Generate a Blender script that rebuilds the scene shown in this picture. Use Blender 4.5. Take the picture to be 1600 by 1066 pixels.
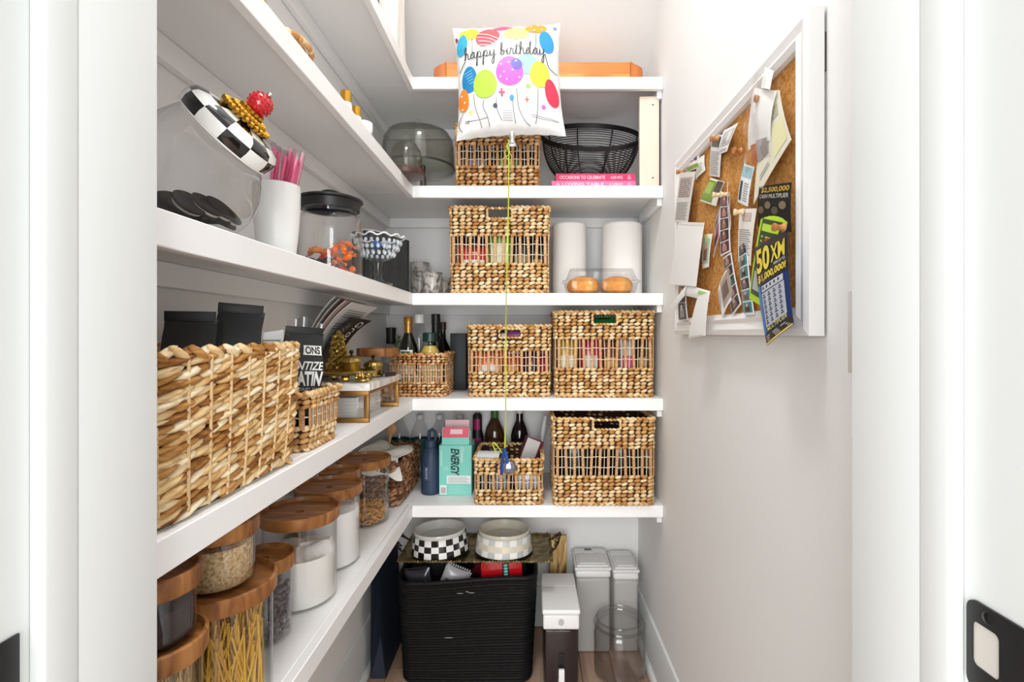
import bpy, bmesh, math, random
from mathutils import Vector, Matrix
random.seed(7)
R = math.radians
for o in list(bpy.data.objects): bpy.data.objects.remove(o)
scene = bpy.context.scene
COL = scene.collection
# ---------------------------------------------------------------- camera
CAMZ = 1.245
cam_d = bpy.data.cameras.new('camera'); cam = bpy.data.objects.new('camera', cam_d); COL.objects.link(cam)
cam.location = (0, 0, CAMZ); cam.rotation_euler = (R(90), 0, 0)
cam_d.lens = 18.0; cam_d.sensor_width = 36.0
cam_d.shift_x = -29/1600; cam_d.shift_y = -13/1600; cam_d.clip_start = 0.02
scene.camera = cam
scene.cycles.transparent_max_bounces = 32
# ---------------------------------------------------------------- world, lights, exposure
w = bpy.data.worlds.new('world'); scene.world = w; w.use_nodes = True
w.node_tree.nodes['Background'].inputs[0].default_value = (.98, 0.99, 1.0, 1)
w.node_tree.nodes['Background'].inputs[1].default_value = .58
def area(name, loc, rot, sx, sy, power, col=(.95, .98, 1)):
    l = bpy.data.lights.new(name, 'AREA'); l.shape = 'RECTANGLE'; l.size = sx; l.size_y = sy; l.energy = power; l.color = col
    o = bpy.data.objects.new(name, l); COL.objects.link(o); o.location = loc; o.rotation_euler = rot
    return o
# added unseen fill: one wide area light behind the camera, facing the doorway
area('front_fill', (-0.22, -1.7, 1.35), (R(91), 0, R(-4)), 2.0, 1.8, 50)
vs = scene.view_settings
vs.view_transform = 'Standard'; vs.look = 'None'; vs.gamma = 1; vs.use_curve_mapping = False; vs.exposure = 0.93
# ---------------------------------------------------------------- measured planes (metres)
XL, XR, YB = -0.614, 0.4576, 2.18       # left wall, right wall, back wall
YF, XE = 1.76, -0.4048                  # front edge of the back shelves, front edge of the left shelves
SZ = [None, 2.125, 1.751, 1.3814, 1.0184, 0.651]   # shelf tops, highest first
def X(px, Y): return (px-829)/800*Y
def Z(py, Y): return CAMZ-(py-520)/800*Y
# ---------------------------------------------------------------- materials
def lin(h):
    if isinstance(h, str):
        h = h.lstrip('#'); c = [int(h[i:i+2], 16)/255 for i in (0, 2, 4)]
    else: c = h
    return tuple(((v/12.92) if v <= .04045 else ((v+.055)/1.055)**2.4) for v in c)+(1,)
MATS = {}
def nmat(name):
    m = bpy.data.materials.new(name); m.use_nodes = True
    nt = m.node_tree; return m, nt, nt.nodes['Principled BSDF']
def mat(col, rough=.5, metal=0, spec=.5, trans=0, alpha=1, coat=0, name=None, emit=0, bump=0, bscale=80):
    key = (col, rough, metal, spec, trans, alpha, coat, emit, bump, bscale)
    if key in MATS: return MATS[key]
    m, nt, b = nmat(name or 'plain_'+str(len(MATS)))
    b.inputs['Base Color'].default_value = lin(col); b.inputs['Roughness'].default_value = rough
    b.inputs['Metallic'].default_value = metal; b.inputs['Specular IOR Level'].default_value = spec
    b.inputs['Transmission Weight'].default_value = trans; b.inputs['Alpha'].default_value = alpha
    b.inputs['Coat Weight'].default_value = coat
    if emit:
        b.inputs['Emission Color'].default_value = lin(col); b.inputs['Emission Strength'].default_value = emit
    if bump:
        n = nt.nodes.new('ShaderNodeTexNoise'); n.inputs['Scale'].default_value = bscale; n.inputs['Detail'].default_value = 4
        tc = nt.nodes.new('ShaderNodeTexCoord'); nt.links.new(tc.outputs['Object'], n.inputs['Vector'])
        bp = nt.nodes.new('ShaderNodeBump'); bp.inputs['Strength'].default_value = bump; bp.inputs['Distance'].default_value = .002
        nt.links.new(n.outputs['Fac'], bp.inputs['Height']); nt.links.new(bp.outputs[0], b.inputs['Normal'])
    MATS[key] = m; return m
def ramp(nt, fac, stops):
    r = nt.nodes.new('ShaderNodeValToRGB'); e = r.color_ramp.elements
    while len(e) < len(stops): e.new(.5)
    for i, (p, c) in enumerate(stops): e[i].position = p; e[i].color = lin(c)
    nt.links.new(fac, r.inputs['Fac']); return r.outputs['Color']
def island(name, stops, rough=.6, noise=0.25, scale=(60, 60, 60), spec=.3):
    """one colour per woven lump, with fibre streaks"""
    m, nt, b = nmat(name)
    g = nt.nodes.new('ShaderNodeNewGeometry'); tc = nt.nodes.new('ShaderNodeTexCoord')
    mp = nt.nodes.new('ShaderNodeMapping'); mp.inputs['Scale'].default_value = scale
    nt.links.new(tc.outputs['Object'], mp.inputs['Vector'])
    n = nt.nodes.new('ShaderNodeTexNoise'); n.inputs['Scale'].default_value = 1; n.inputs['Detail'].default_value = 3
    nt.links.new(mp.outputs[0], n.inputs['Vector'])
    a = nt.nodes.new('ShaderNodeMath'); a.operation = 'MULTIPLY_ADD'; a.inputs[1].default_value = noise*2; 
    s = nt.nodes.new('ShaderNodeMath'); s.operation = 'SUBTRACT'; s.inputs[1].default_value = noise
    nt.links.new(g.outputs['Random Per Island'], s.inputs[0])
    nt.links.new(n.outputs['Fac'], a.inputs[0]); nt.links.new(s.outputs[0], a.inputs[2])
    nt.links.new(ramp(nt, a.outputs[0], stops), b.inputs['Base Color'])
    b.inputs['Roughness'].default_value = rough; b.inputs['Specular IOR Level'].default_value = spec
    bp = nt.nodes.new('ShaderNodeBump'); bp.inputs['Strength'].default_value = .5; bp.inputs['Distance'].default_value = .001
    nt.links.new(n.outputs['Fac'], bp.inputs['Height']); nt.links.new(bp.outputs[0], b.inputs['Normal'])
    return m
def noisemat(name, stops, scale=(5, 5, 5), detail=4, rough=.5, dist=0, bump=0, coat=0, metal=0, rand=False, spec=.5, trans=0):
    m, nt, b = nmat(name)
    tc = nt.nodes.new('ShaderNodeTexCoord'); mp = nt.nodes.new('ShaderNodeMapping'); mp.inputs['Scale'].default_value = scale
    nt.links.new(tc.outputs['Object'], mp.inputs['Vector'])
    if rand:
        oi = nt.nodes.new('ShaderNodeObjectInfo'); ml = nt.nodes.new('ShaderNodeMath'); ml.operation = 'MULTIPLY'; ml.inputs[1].default_value = 40
        nt.links.new(oi.outputs['Random'], ml.inputs[0]); cx = nt.nodes.new('ShaderNodeCombineXYZ')
        for i in range(3): nt.links.new(ml.outputs[0], cx.inputs[i])
        nt.links.new(cx.outputs[0], mp.inputs['Location'])
    n = nt.nodes.new('ShaderNodeTexNoise'); n.inputs['Scale'].default_value = 1; n.inputs['Detail'].default_value = detail
    n.inputs['Distortion'].default_value = dist
    nt.links.new(mp.outputs[0], n.inputs['Vector'])
    nt.links.new(ramp(nt, n.outputs['Fac'], stops), b.inputs['Base Color'])
    b.inputs['Roughness'].default_value = rough; b.inputs['Coat Weight'].default_value = coat; b.inputs['Metallic'].default_value = metal
    b.inputs['Specular IOR Level'].default_value = spec; b.inputs['Transmission Weight'].default_value = trans
    if bump:
        bp = nt.nodes.new('ShaderNodeBump'); bp.inputs['Strength'].default_value = bump; bp.inputs['Distance'].default_value = .001
        nt.links.new(n.outputs['Fac'], bp.inputs['Height']); nt.links.new(bp.outputs[0], b.inputs['Normal'])
    return m
def glass(name, tint='#fdfdfd', edge='#7f8381', refl=1.0, rough=.02, pwr=3.2):
    """thin-walled glass: see-through face on, darker and more mirror-like at grazing angles"""
    m = bpy.data.materials.new(name); m.use_nodes = True; nt = m.node_tree; nt.nodes.clear()
    out = nt.nodes.new('ShaderNodeOutputMaterial'); tr = nt.nodes.new('ShaderNodeBsdfTransparent'); gl = nt.nodes.new('ShaderNodeBsdfGlossy')
    gl.inputs['Roughness'].default_value = rough; gl.inputs['Color'].default_value = (refl, refl, refl, 1)
    lw = nt.nodes.new('ShaderNodeLayerWeight'); lw.inputs['Blend'].default_value = .25
    mx = nt.nodes.new('ShaderNodeMix'); mx.data_type = 'RGBA'
    pw = nt.nodes.new('ShaderNodeMath'); pw.operation = 'POWER'; pw.inputs[1].default_value = pwr
    nt.links.new(lw.outputs['Facing'], pw.inputs[0]); nt.links.new(pw.outputs[0], mx.inputs[0])
    mx.inputs[6].default_value = lin(tint); mx.inputs[7].default_value = lin(edge)
    nt.links.new(mx.outputs[2], tr.inputs['Color'])
    # Schlick reflectance from the facing angle, the same from both sides of the wall
    p5 = nt.nodes.new('ShaderNodeMath'); p5.operation = 'POWER'; p5.inputs[1].default_value = 4.0
    l2 = nt.nodes.new('ShaderNodeLayerWeight'); l2.inputs['Blend'].default_value = .5
    nt.links.new(l2.outputs['Facing'], p5.inputs[0])
    fr = nt.nodes.new('ShaderNodeMath'); fr.operation = 'MULTIPLY_ADD'; fr.inputs[1].default_value = .55; fr.inputs[2].default_value = .035
    nt.links.new(p5.outputs[0], fr.inputs[0])
    ms = nt.nodes.new('ShaderNodeMixShader'); nt.links.new(fr.outputs[0], ms.inputs[0]); nt.links.new(tr.outputs[0], ms.inputs[1]); nt.links.new(gl.outputs[0], ms.inputs[2])
    nt.links.new(ms.outputs[0], out.inputs[0]); return m
WALL = mat('#eeedeb', .85, spec=.2, bump=.15, bscale=350)
TRIM = mat('#e0e2e0', .4, spec=.4)
SHELF = mat('#f5f4f3', .42, spec=.4)
GLASS = glass('clear_glass'); GLASS_J = glass('thick_glass', '#f6f6f6', '#50524f', 1.0, .02, 2.7); GLASS_G = glass('grey_green_glass', '#eeeeeb', '#4d504e', pwr=2.5)
PLASTIC = glass('clear_plastic', '#f6f6f6', '#a8aaaa', 1.0, .10)
STRAW = [(0, '#a9743f'), (.25, '#c79658'), (.5, '#d9b079'), (.75, '#e6c797'), (1, '#f1deb8')]
SEAGRASS = island('seagrass', STRAW, scale=(90, 90, 300))
SEAGRASS_R = island('seagrass_red', [(0, '#97602f'), (.3, '#bd8449'), (.55, '#d09a64'), (.8, '#dfb583'), (1, '#edd3a6')], scale=(90, 90, 300))
HYACINTH = island('water_hyacinth', [(0, '#7a4a20'), (.2, '#b07a3c'), (.45, '#d3a467'), (.7, '#e8c995'), (1, '#f6e6c6')], scale=(40, 40, 220), noise=.4)
BROWNWEAVE = island('brown_weave', [(0, '#46291a'), (.4, '#7d5236'), (.7, '#a27550'), (1, '#c29b70')], scale=(60, 60, 250))
STAKE = noisemat('stake_wood', [(.2, '#9a6a42'), (.6, '#c79a68'), (1, '#e2c196')], (60, 60, 200), rand=True)
WIRE = mat('#e0d2b8', .5)
SHADE_BROWN = mat('#3c2514', .95)  # dark brown standing in for the shade seen between woven strands
ACACIA = noisemat('acacia', [(.25, '#4f2c12'), (.42, '#8a5527'), (.58, '#a96f38'), (.8, '#c18a52')], (7, 45, 7), 5, .45, 1.2, coat=.1, rand=True)
GOLD = mat('#c9983c', .28, 1); BRASS = mat('#9c7440', .4, 1); OLDGOLD = mat('#b59a56', .32, 1)
BLACK = mat('#121213', .45); BLACKGLOSS = mat('#0b0b0c', .12, coat=.5); WHITE = mat('#f2f1ee', .4); WHITEGLOSS = mat('#f4f3f0', .12, coat=.4)
PAPER = mat('#f4f3f0', .8, spec=.1); INK = mat('#1a1a1c', .8, spec=.1); GREYINK = mat('#8b8b8c', .8, spec=.1)
CORK = noisemat('cork', [(.25, '#96602c'), (.45, '#bf8546'), (.6, '#cf9a5a'), (.9, '#deb47a')], (160, 160, 160), 6, .9, 0, .4, spec=.1)
MARBLE = noisemat('marble', [(.3, '#8f8a86'), (.42, '#d8d4d0'), (.55, '#f0eeeb'), (1, '#f7f6f4')], (9, 14, 9), 8, .2, 2.5, coat=.3)
MARBLE_D = noisemat('dark_marble', [(.3, '#4a4642'), (.42, '#8a847d'), (.52, '#c4beb6'), (1, '#dedad4')], (22, 22, 22), 7, .3, 2.0, coat=.3)
# ---------------------------------------------------------------- mesh helpers
class MB:
    def __init__(s): s.v = []; s.f = []; s.mi = []; s.cur = 0
    def add(s, vs_, fs, mi=None):
        o = len(s.v); s.v += [tuple(p) for p in vs_]; s.f += [tuple(i+o for i in f) for f in fs]; s.mi += [s.cur if mi is None else mi]*len(fs); return s
    def box(s, x0, x1, y0, y1, z0, z1, M=None):
        p = [(x, y, z) for z in (z0, z1) for y in (y0, y1) for x in (x0, x1)]
        if M: p = [M @ Vector(q) for q in p]
        return s.add(p, [(0, 2, 3, 1), (4, 5, 7, 6), (0, 1, 5, 4), (2, 6, 7, 3), (0, 4, 6, 2), (1, 3, 7, 5)])
    def lathe(s, prof, seg=32, M=None, wob=None, closed=False):
        vs_ = []; n = len(prof)
        for i in range(seg):
            a = 2*math.pi*i/seg; k = wob(a) if wob else 1
            for r, z in prof:
                p = Vector((r*k*math.cos(a), r*k*math.sin(a), z)); vs_.append(M @ p if M else p)
        fs = []
        for i in range(seg):
            j = (i+1) % seg
            for q in range(n if closed else n-1):
                t = (q+1) % n
                a, b, c, d = i*n+q, j*n+q, j*n+t, i*n+t
                if prof[q][0] < 1e-7 and prof[t][0] < 1e-7: continue
                if prof[q][0] < 1e-7: fs.append((a, c, d))
                elif prof[t][0] < 1e-7: fs.append((a, b, c))
                else: fs.append((a, b, c, d))
        return s.add(vs_, fs)
    def tube(s, pts, r, seg=8, closed=False, cap=True):
        pts = [Vector(p) for p in pts]; n = len(pts); vs_ = []; up = None
        for i, p in enumerate(pts):
            a = pts[(i-1) % n] if (closed or i > 0) else p; b = pts[(i+1) % n] if (closed or i < n-1) else p
            t = (b-a).normalized() if (b-a).length > 1e-9 else Vector((0, 0, 1))
            if up is None: up = t.orthogonal().normalized()
            up = (up-t*up.dot(t)); up = up.normalized() if up.length > 1e-6 else t.orthogonal().normalized()
            sd = t.cross(up); rr = r[i] if isinstance(r, (list, tuple)) else r
            for k in range(seg):
                an = 2*math.pi*k/seg; vs_.append(p+(up*math.cos(an)+sd*math.sin(an))*rr)
        fs = []
        for i in range(n if closed else n-1):
            j = (i+1) % n
            for k in range(seg):
                l = (k+1) % seg; fs.append((i*seg+k, i*seg+l, j*seg+l, j*seg+k))
        if cap and not closed:
            fs.append(tuple(range(seg))[::-1]); fs.append(tuple((n-1)*seg+k for k in range(seg)))
        return s.add(vs_, fs)
    def ball(s, c, rx, ry=None, rz=None, M=None, seg=6, rings=3):
        ry = rx if ry is None else ry; rz = rx if rz is None else rz; c = Vector(c)
        vs_ = [(0, 0, 1)]
        for i in range(1, rings+1):
            ph = math.pi*i/(rings+1)
            for k in range(seg):
                a = 2*math.pi*k/seg; vs_.append((math.sin(ph)*math.cos(a), math.sin(ph)*math.sin(a), math.cos(ph)))
        vs_.append((0, 0, -1)); L = len(vs_)-1
        fs = [(0, 1+k, 1+(k+1) % seg) for k in range(seg)]
        for i in range(rings-1):
            for k in range(seg):
                a = 1+i*seg+k; b = 1+i*seg+(k+1) % seg; fs.append((a, a+seg, b+seg, b))
        o = 1+(rings-1)*seg; fs += [(o+k, L, o+(k+1) % seg) for k in range(seg)]
        P = []
        for x, y, z in vs_:
            q = Vector((x*rx, y*ry, z*rz)); P.append(c+(M @ q if M else q))
        return s.add(P, fs)
    def grid(s, f, nu, nv, thick=0):
        """sheet f(u,v); with a thickness it is closed all round"""
        top = [f(i/nu, j/nv) for j in range(nv+1) for i in range(nu+1)]; W = nu+1
        fs = [(j*W+i, j*W+i+1, (j+1)*W+i+1, (j+1)*W+i) for j in range(nv) for i in range(nu)]
        if not thick: return s.add(top, fs)
        bot = [p-fnorm(f, (k % W)/nu, (k//W)/nv)*thick for k, p in enumerate(top)]; o = len(top)
        fs += [tuple(i+o for i in q[::-1]) for q in fs]
        edge = [i for i in range(W)]+[j*W+nu for j in range(1, nv+1)]+[nv*W+i for i in range(nu-1, -1, -1)]+[j*W for j in range(nv-1, 0, -1)]
        for a, b in zip(edge, edge[1:]+edge[:1]): fs.append((b, a, a+o, b+o))
        return s.add(top+bot, fs)
    def prism(s, poly, z0, z1, M=None):
        n = len(poly); vs_ = [Vector((x, y, z)) for z in (z0, z1) for x, y in poly]
        if M: vs_ = [M @ v for v in vs_]
        fs = [tuple(range(n))[::-1], tuple(range(n, 2*n))]+[(i, (i+1) % n, n+(i+1) % n, n+i) for i in range(n)]
        return s.add(vs_, fs)
def fnorm(f, u, v):
    e = 1e-3; a = f(min(1, u+e), v)-f(max(0, u-e), v); b = f(u, min(1, v+e))-f(u, max(0, v-e))
    n = a.cross(b); return n.normalized() if n.length > 1e-12 else Vector((0, -1, 0))
def obj(name, mb, m, parent=None, bevel=0, smooth=True, loc=None, rot=None, angle=38, seg=2):
    me = bpy.data.meshes.new(name); me.from_pydata(mb.v, [], mb.f)
    ms = m if isinstance(m, (list, tuple)) else [m]
    for q in ms: me.materials.append(q)
    if len(ms) > 1:
        for p, i in zip(me.polygons, mb.mi): p.material_index = i
    bm = bmesh.new(); bm.from_mesh(me)
    if bevel: bmesh.ops.bevel(bm, geom=[e for e in bm.edges if len(e.link_faces) == 2 and e.calc_face_angle(0) > R(30)], offset=bevel, segments=seg, affect='EDGES', profile=.6, clamp_overlap=True)
    bmesh.ops.recalc_face_normals(bm, faces=bm.faces); bm.to_mesh(me); bm.free()
    if smooth:
        me.shade_smooth()
        try: me.set_sharp_from_angle(angle=R(angle))
        except Exception: pass
    o = bpy.data.objects.new(name, me); COL.objects.link(o)
    if parent: o.parent = parent
    if loc: o.location = loc
    if rot: o.rotation_euler = rot
    return o
def tag(o, label, cat, group=None, kind=None):
    o['label'] = label; o['category'] = cat
    if group: o['group'] = group
    if kind: o['kind'] = kind
    return o
def thing(name, label, cat, loc=(0, 0, 0), rz=0, group=None, rot=None):
    o = bpy.data.objects.new(name, None); COL.objects.link(o); o.empty_display_size = .05
    o.location = loc; o.rotation_euler = rot if rot else (0, 0, rz)
    return tag(o, label, cat, group)
def stuff(o): o['kind'] = 'stuff'; return o
def struct(name, mb, m, parent=None, bevel=0, **k):
    o = obj(name, mb, m, parent, bevel, **k)
    if not parent: o['kind'] = 'structure'
    return o
def share(name, src, parent, loc, rot=None, m=None):
    o = bpy.data.objects.new(name, src.data); COL.objects.link(o); o.parent = parent; o.location = loc
    if rot: o.rotation_euler = rot
    return o
def textmesh(s, shear=0, bold=0):
    c = bpy.data.curves.new('t', 'FONT'); c.body = s; c.shear = shear; c.offset = bold; c.resolution_u = 3
    o = bpy.data.objects.new('t', c); COL.objects.link(o); bpy.context.view_layer.update()
    me = bpy.data.meshes.new_from_object(o.evaluated_get(bpy.context.evaluated_depsgraph_get()))
    vs_ = [v.co.copy() for v in me.vertices]; fs = [tuple(p.vertices) for p in me.polygons]
    bpy.data.objects.remove(o); bpy.data.meshes.remove(me); bpy.data.curves.remove(c)
    x0 = min(v.x for v in vs_); x1 = max(v.x for v in vs_); y0 = min(v.y for v in vs_); y1 = max(v.y for v in vs_)
    return [((v.x-x0)/(x1-x0), (v.y-y0)/(y1-y0)) for v in vs_], fs
def lettering(s, f, u0, u1, v0, v1, m, parent, off=.0006, shear=0, bold=0, name='lettering', turn=False):
    """print a word on the sheet f between (u0,v0) and (u1,v1)"""
    uv, fs = textmesh(s, shear, bold); mb = MB(); vs_ = []
    for a, b in uv:
        if turn: a, b = b, 1-a
        u = u0+(u1-u0)*a; v = v0+(v1-v0)*b; vs_.append(f(u, v)+fnorm(f, u, v)*off)
    mb.add(vs_, fs); o = obj(name, mb, m, parent, smooth=False); return o
def patch(f, u0, u1, v0, v1, m, parent, off=.0004, n=2, name='print', mb=None):
    q = mb or MB()
    q.grid(lambda a, b: f(u0+(u1-u0)*a, v0+(v1-v0)*b)+fnorm(f, u0+(u1-u0)*a, v0+(v1-v0)*b)*off, n, n)
    return None if mb else obj(name, q, m, parent, smooth=False)
def quad(c, bulge=0, nrm=None):
    """sheet over four corners TL TR BR BL, bowed along nrm"""
    a, b, d, e = [Vector(p) for p in c]; nn = nrm or (b-a).cross(a-e).normalized()
    def f(u, v): return (e*(1-u)+d*u)*(1-v)+(a*(1-u)+b*u)*v+nn*bulge*4*(v*(1-v)*.6+u*(1-u)*.4)
    return f
def plane(x0, x1, z0, z1, y=0): return quad(((x0, y, z1), (x1, y, z1), (x1, y, z0), (x0, y, z0)))
# ================================================================ THE SETTING
Y0, Y1 = 0.40, 0.52                      # front wall of the pantry (with the doorway)
DL, DR = -0.379, 0.326                   # faces of the door stop
HC = 3.05
fl = struct('floor', MB().box(-1.3, 1.3, -1.6, YB+.1, -.06, -.012), mat('#4a382e', .8))
PLANK = noisemat('oak_plank', [(.2, '#8d6c58'), (.5, '#b0907a'), (.8, '#c4a68f')], (30, 2.2, 30), 6, .45, .8, rand=True)
pw = .118; yy0 = {}
plank_src = {}
for i in range(10):
    x0 = -.640+i*pw; y = -1.2-random.random()*.5
    while y < YB+.02:
        L = random.choice([.7, .9, 1.2]); y1 = min(y+L, YB+.05)
        obj('plank', MB().box(x0+.0008, x0+pw-.0008, y+.0008, y1-.0008, -.012, 0), PLANK, fl, bevel=.0012, seg=1); y = y1
def slope_z(y): return 2.135+(YB-y)*.73
struct('wall_left', MB().box(XL-.1, XL, Y0, YB+.1, -.06, HC+.2), WALL)
struct('wall_right', MB().box(XR, XR+.1, Y0, YB+.1, -.06, HC+.2), WALL)
struct('wall_back', MB().box(XL, XR, YB, YB+.1, -.06, 2.14), WALL)
ys = YB-(HC-2.135)/.73
mb = MB().box(XL-.1, XR+.1, Y0, ys+.02, HC, HC+.1)
struct('ceiling', mb, WALL)
M = Matrix(((1, 0, 0), (0, 1, 0), (0, 0, 1)))
mb = MB(); p = [(x, y, slope_z(y)+d) for d in (0, .1) for y in (YB+.1, ys-.06) for x in (XL-.1, XR+.1)]
mb.add(p, [(0, 1, 3, 2), (4, 6, 7, 5), (0, 4, 5, 1), (2, 3, 7, 6), (0, 2, 6, 4), (1, 5, 7, 3)])
struct('ceiling_slope', mb, WALL)
mb = MB()
mb.box(-1.3, DL-.03, Y0, Y1, -.06, HC+.2); mb.box(DR+.03, 1.3, Y0, Y1, -.06, HC+.2); mb.box(DL-.03, DR+.03, Y0, Y1, 2.08, HC+.2)
struct('wall_front', mb, WALL)
# door frame: jamb boards, stops, casing
dj = struct('door_1', MB().box(DL-.032, DL-.0005, .43, Y1+.0006, 0, 2.05), TRIM, bevel=.001)
dj['label'] = 'white painted door frame around the pantry opening'
obj('jamb', MB().box(DR+.0005, DR+.032, .43, Y1+.0006, 0, 2.05), TRIM, dj, bevel=.001)
obj('jamb', MB().box(DL-.032, DL-.013, .24, .43, 0, 2.05), TRIM, dj, bevel=.001)
obj('jamb', MB().box(DR+.013, DR+.032, .24, .43, 0, 2.05), TRIM, dj, bevel=.001)
obj('door_stop', MB().box(DL-.013, DL, .40, .4295, 0, 2.05), TRIM, dj, bevel=.002)
obj('door_stop', MB().box(DR, DR+.013, .40, .4295, 0, 2.05), TRIM, dj, bevel=.002)
obj('head_jamb', MB().box(DL-.032, DR+.032, .24, Y1+.003, 2.05, 2.075), TRIM, dj, bevel=.001)
obj('casing', MB().box(DL-.11, DL-.032, .225, .2395, 0, 2.14), TRIM, dj, bevel=.004)
obj('casing', MB().box(DR+.032, DR+.11, .225, .2395, 0, 2.14), TRIM, dj, bevel=.004)
wf = MB(); wf.box(-1.3, DL-.032, .24, Y0, -.06, HC+.2); wf.box(DR+.032, 1.3, .24, Y0, -.06, HC+.2); wf.box(DL-.032, DR+.032, .24, Y0, 2.076, HC+.2)
struct('wall_hall', wf, WALL)
# baseboards with shoe moulding
for side, x, s in (('left', XL, 1), ('right', XR, -1)):
    prof = [(0, .005), (.015, .005), (.015, .150), (.008, .172), (0, .175)]
    mb = MB(); n = len(prof); ends = (Y1+.004, YB-.001)
    vs_ = [(x+s*(a+.0006), y, z) for y in ends for a, z in prof]
    mb.add(vs_, [tuple(range(n)), tuple(range(2*n-1, n-1, -1))]+[(i, (i+1) % n, n+(i+1) % n, n+i) for i in range(n)])
    bb = struct('baseboard_'+side, mb, TRIM)
    pr = [(.0155, .001), (.030, .001), (.029, .012), (.023, .019), (.0155, .021)]
    mb = MB(); vs_ = [(x+s*a, y, z) for y in ends for a, z in pr]
    mb.add(vs_, [tuple(range(n)), tuple(range(2*n-1, n-1, -1))]+[(i, (i+1) % n, n+(i+1) % n, n+i) for i in range(n)])
    obj('shoe_moulding', mb, TRIM, bb)
struct('baseboard_back', MB().box(XL+.04, XR-.04, YB-.016, YB-.0006, .003, .17), TRIM, bevel=.002)
# ---------------------------------------------------------------- shelves: one L-shaped unit per level
names = ['', 'topmost white L-shaped wall shelf under the sloping ceiling', 'white L-shaped wall shelf holding the glass cake dome and wire bowl',
 'white L-shaped wall shelf holding the paper towel rolls and candy jar', 'white L-shaped wall shelf holding the marble riser and biggest basket',
 'lowest white L-shaped wall shelf holding the wooden-lidded canisters']
for k in range(1, 6):
    z = SZ[k]; t = .020; nh = .0418
    s = thing('wall_shelf', names[k], 'shelf', (XL, YB, z), group='built-in pantry shelves')
    def ob(n, x0, x1, y0, y1, z0, z1, b=.0015): return obj(n, MB().box(x0-XL, x1-XL, y0-YB, y1-YB, z0, z1), SHELF, s, bevel=b, seg=1)
    ob('shelf_board', XL+.0006, XR-.0006, YF+.018, YB-.0006, -t, 0)
    ob('shelf_board', XL+.0006, XE-.018, Y1+.004, YF+.0178, -t, 0)
    # nosings: back run and left run
    ob('nosing', XE-.018, XR-.001, YF, YF+.018, -nh, 0)
    ob('nosing', XE-.018, XE, Y1+.004, YF-.0002, -nh, 0)
    ch = -t-.042
    c = ob('cleat', XL+.019, XR-.0190, YB-.0186, YB-.0006, ch, -t-.0004)
    c = ob('cleat', XL+.0006, XL+.0186, Y1+.004, YB-.0006, ch, -t-.0004)
    c = ob('cleat', XR-.0186, XR-.0006, YF+.0186 if k < 5 else YF+.0186, YB-.105, ch-.004, -t-.0004)
# light switch on the right wall, seen edge on, strike plate and hinge in the door frame
sw = thing('light_switch', 'white light switch plate on the right wall next to the door frame', 'switch', (XR, .6935, 1.246))
obj('wall_plate', MB().box(-.0062, -.0004, -.036, .036, -.058, .058), mat('#d9d6d2', .35), sw, bevel=.002)
obj('rocker', MB().box(-.0085, -.0063, -.016, .016, -.032, .032), mat('#f5f4f1', .3), sw, bevel=.001)
sp = thing('strike_plate', 'black metal strike plate on the right door jamb', 'strike plate', (DR+.013, .372, 1.008))
def rr(w_, h_, r, n=5):
    pts = []
    for cx, cy, a0 in ((w_-r, h_-r, 0), (-w_+r, h_-r, 90), (-w_+r, -h_+r, 180), (w_-r, -h_+r, 270)):
        for i in range(n+1):
            a = R(a0+90*i/n); pts.append((cx+r*math.cos(a), cy+r*math.sin(a)))
    return pts
mb = MB(); outer = rr(.027, .034, .008); inner = rr(.011, .0165, .004); n = len(outer)
outer = [(x-.0035, y) for x, y in outer]; inner = [(x+.007, y+.002) for x, y in inner]
vs_ = [(d, x, y) for d in (-.0004, -.0024) for poly in (outer, inner) for x, y in poly]
fs = []
for i in range(n):
    j = (i+1) % n; fs += [(i, j, n+j, n+i), (2*n+i, 3*n+i, 3*n+j, 2*n+j), (i, 2*n+i, 2*n+j, j), (n+i, n+j, 3*n+j, 3*n+i)]
mb.add(vs_, fs); obj('plate', mb, BLACK, sp)
obj('recess', MB().box(-.0014, -.0003, -.006, .020, -.015, .019), mat('#cfc9c0', .7), sp)
for zz in (.026, -.026):
    Mx = Matrix.Translation((-.0024, .006, zz)) @ Matrix.Rotation(R(-90), 4, 'Y')
    obj('screw', MB().lathe([(0, .0012), (.003, .0009), (.0042, 0)], 12, Mx), mat('#2a2a2c', .3, .8), sp)
mb = MB().tube([(0, -.03, 0), (.002, -.037, 0), (.006, -.042, 0)], .0335, 6) if False else MB().grid(lambda u, v: Vector((-.0012+.006*u*u, -.0305-.012*u, -.026+.052*v)), 4, 1, .0018)
obj('curved_lip', mb, BLACK, sp)
hg = thing('door_hinge', 'black hinge at the lower left edge of the door frame', 'hinge', (DL-.013, .375, 0.971))
obj('leaf', MB().box(.0004, .0024, -.012, .016, -.045, .045), BLACK, hg, bevel=.001)
obj('knuckle', MB().lathe([(0, -.045), (.006, -.045), (.006, .045), (0, .045)], 14, Matrix.Translation((.004, -.0185, 0))), BLACK, hg)
# ceiling lamp of the pantry: flush disc, the light sits under its diffuser
cl = thing('ceiling_lamp', 'round flush ceiling lamp above the pantry', 'lamp', (-.10, .74, HC))
obj('base_ring', MB().lathe([(.0, -.001), (.17, -.001), (.17, -.03), (.155, -.034), (.155, -.006), (0, -.006)], 40), TRIM, cl)
obj('diffuser', MB().lathe([(0, -.045), (.09, -.043), (.14, -.036), (.154, -.030), (.154, -.008), (0, -.008)], 40), mat('#fff6e8', .5, emit=3.0), cl)
ld = bpy.data.lights.new('lamp_light', 'AREA'); ld.shape = 'DISK'; ld.size = .30; ld.energy = 6.5; ld.color = (.955, .98, 1)
lo = bpy.data.objects.new('lamp_light', ld); COL.objects.link(lo); lo.location = (-.10, .74, HC-.055)
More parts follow.
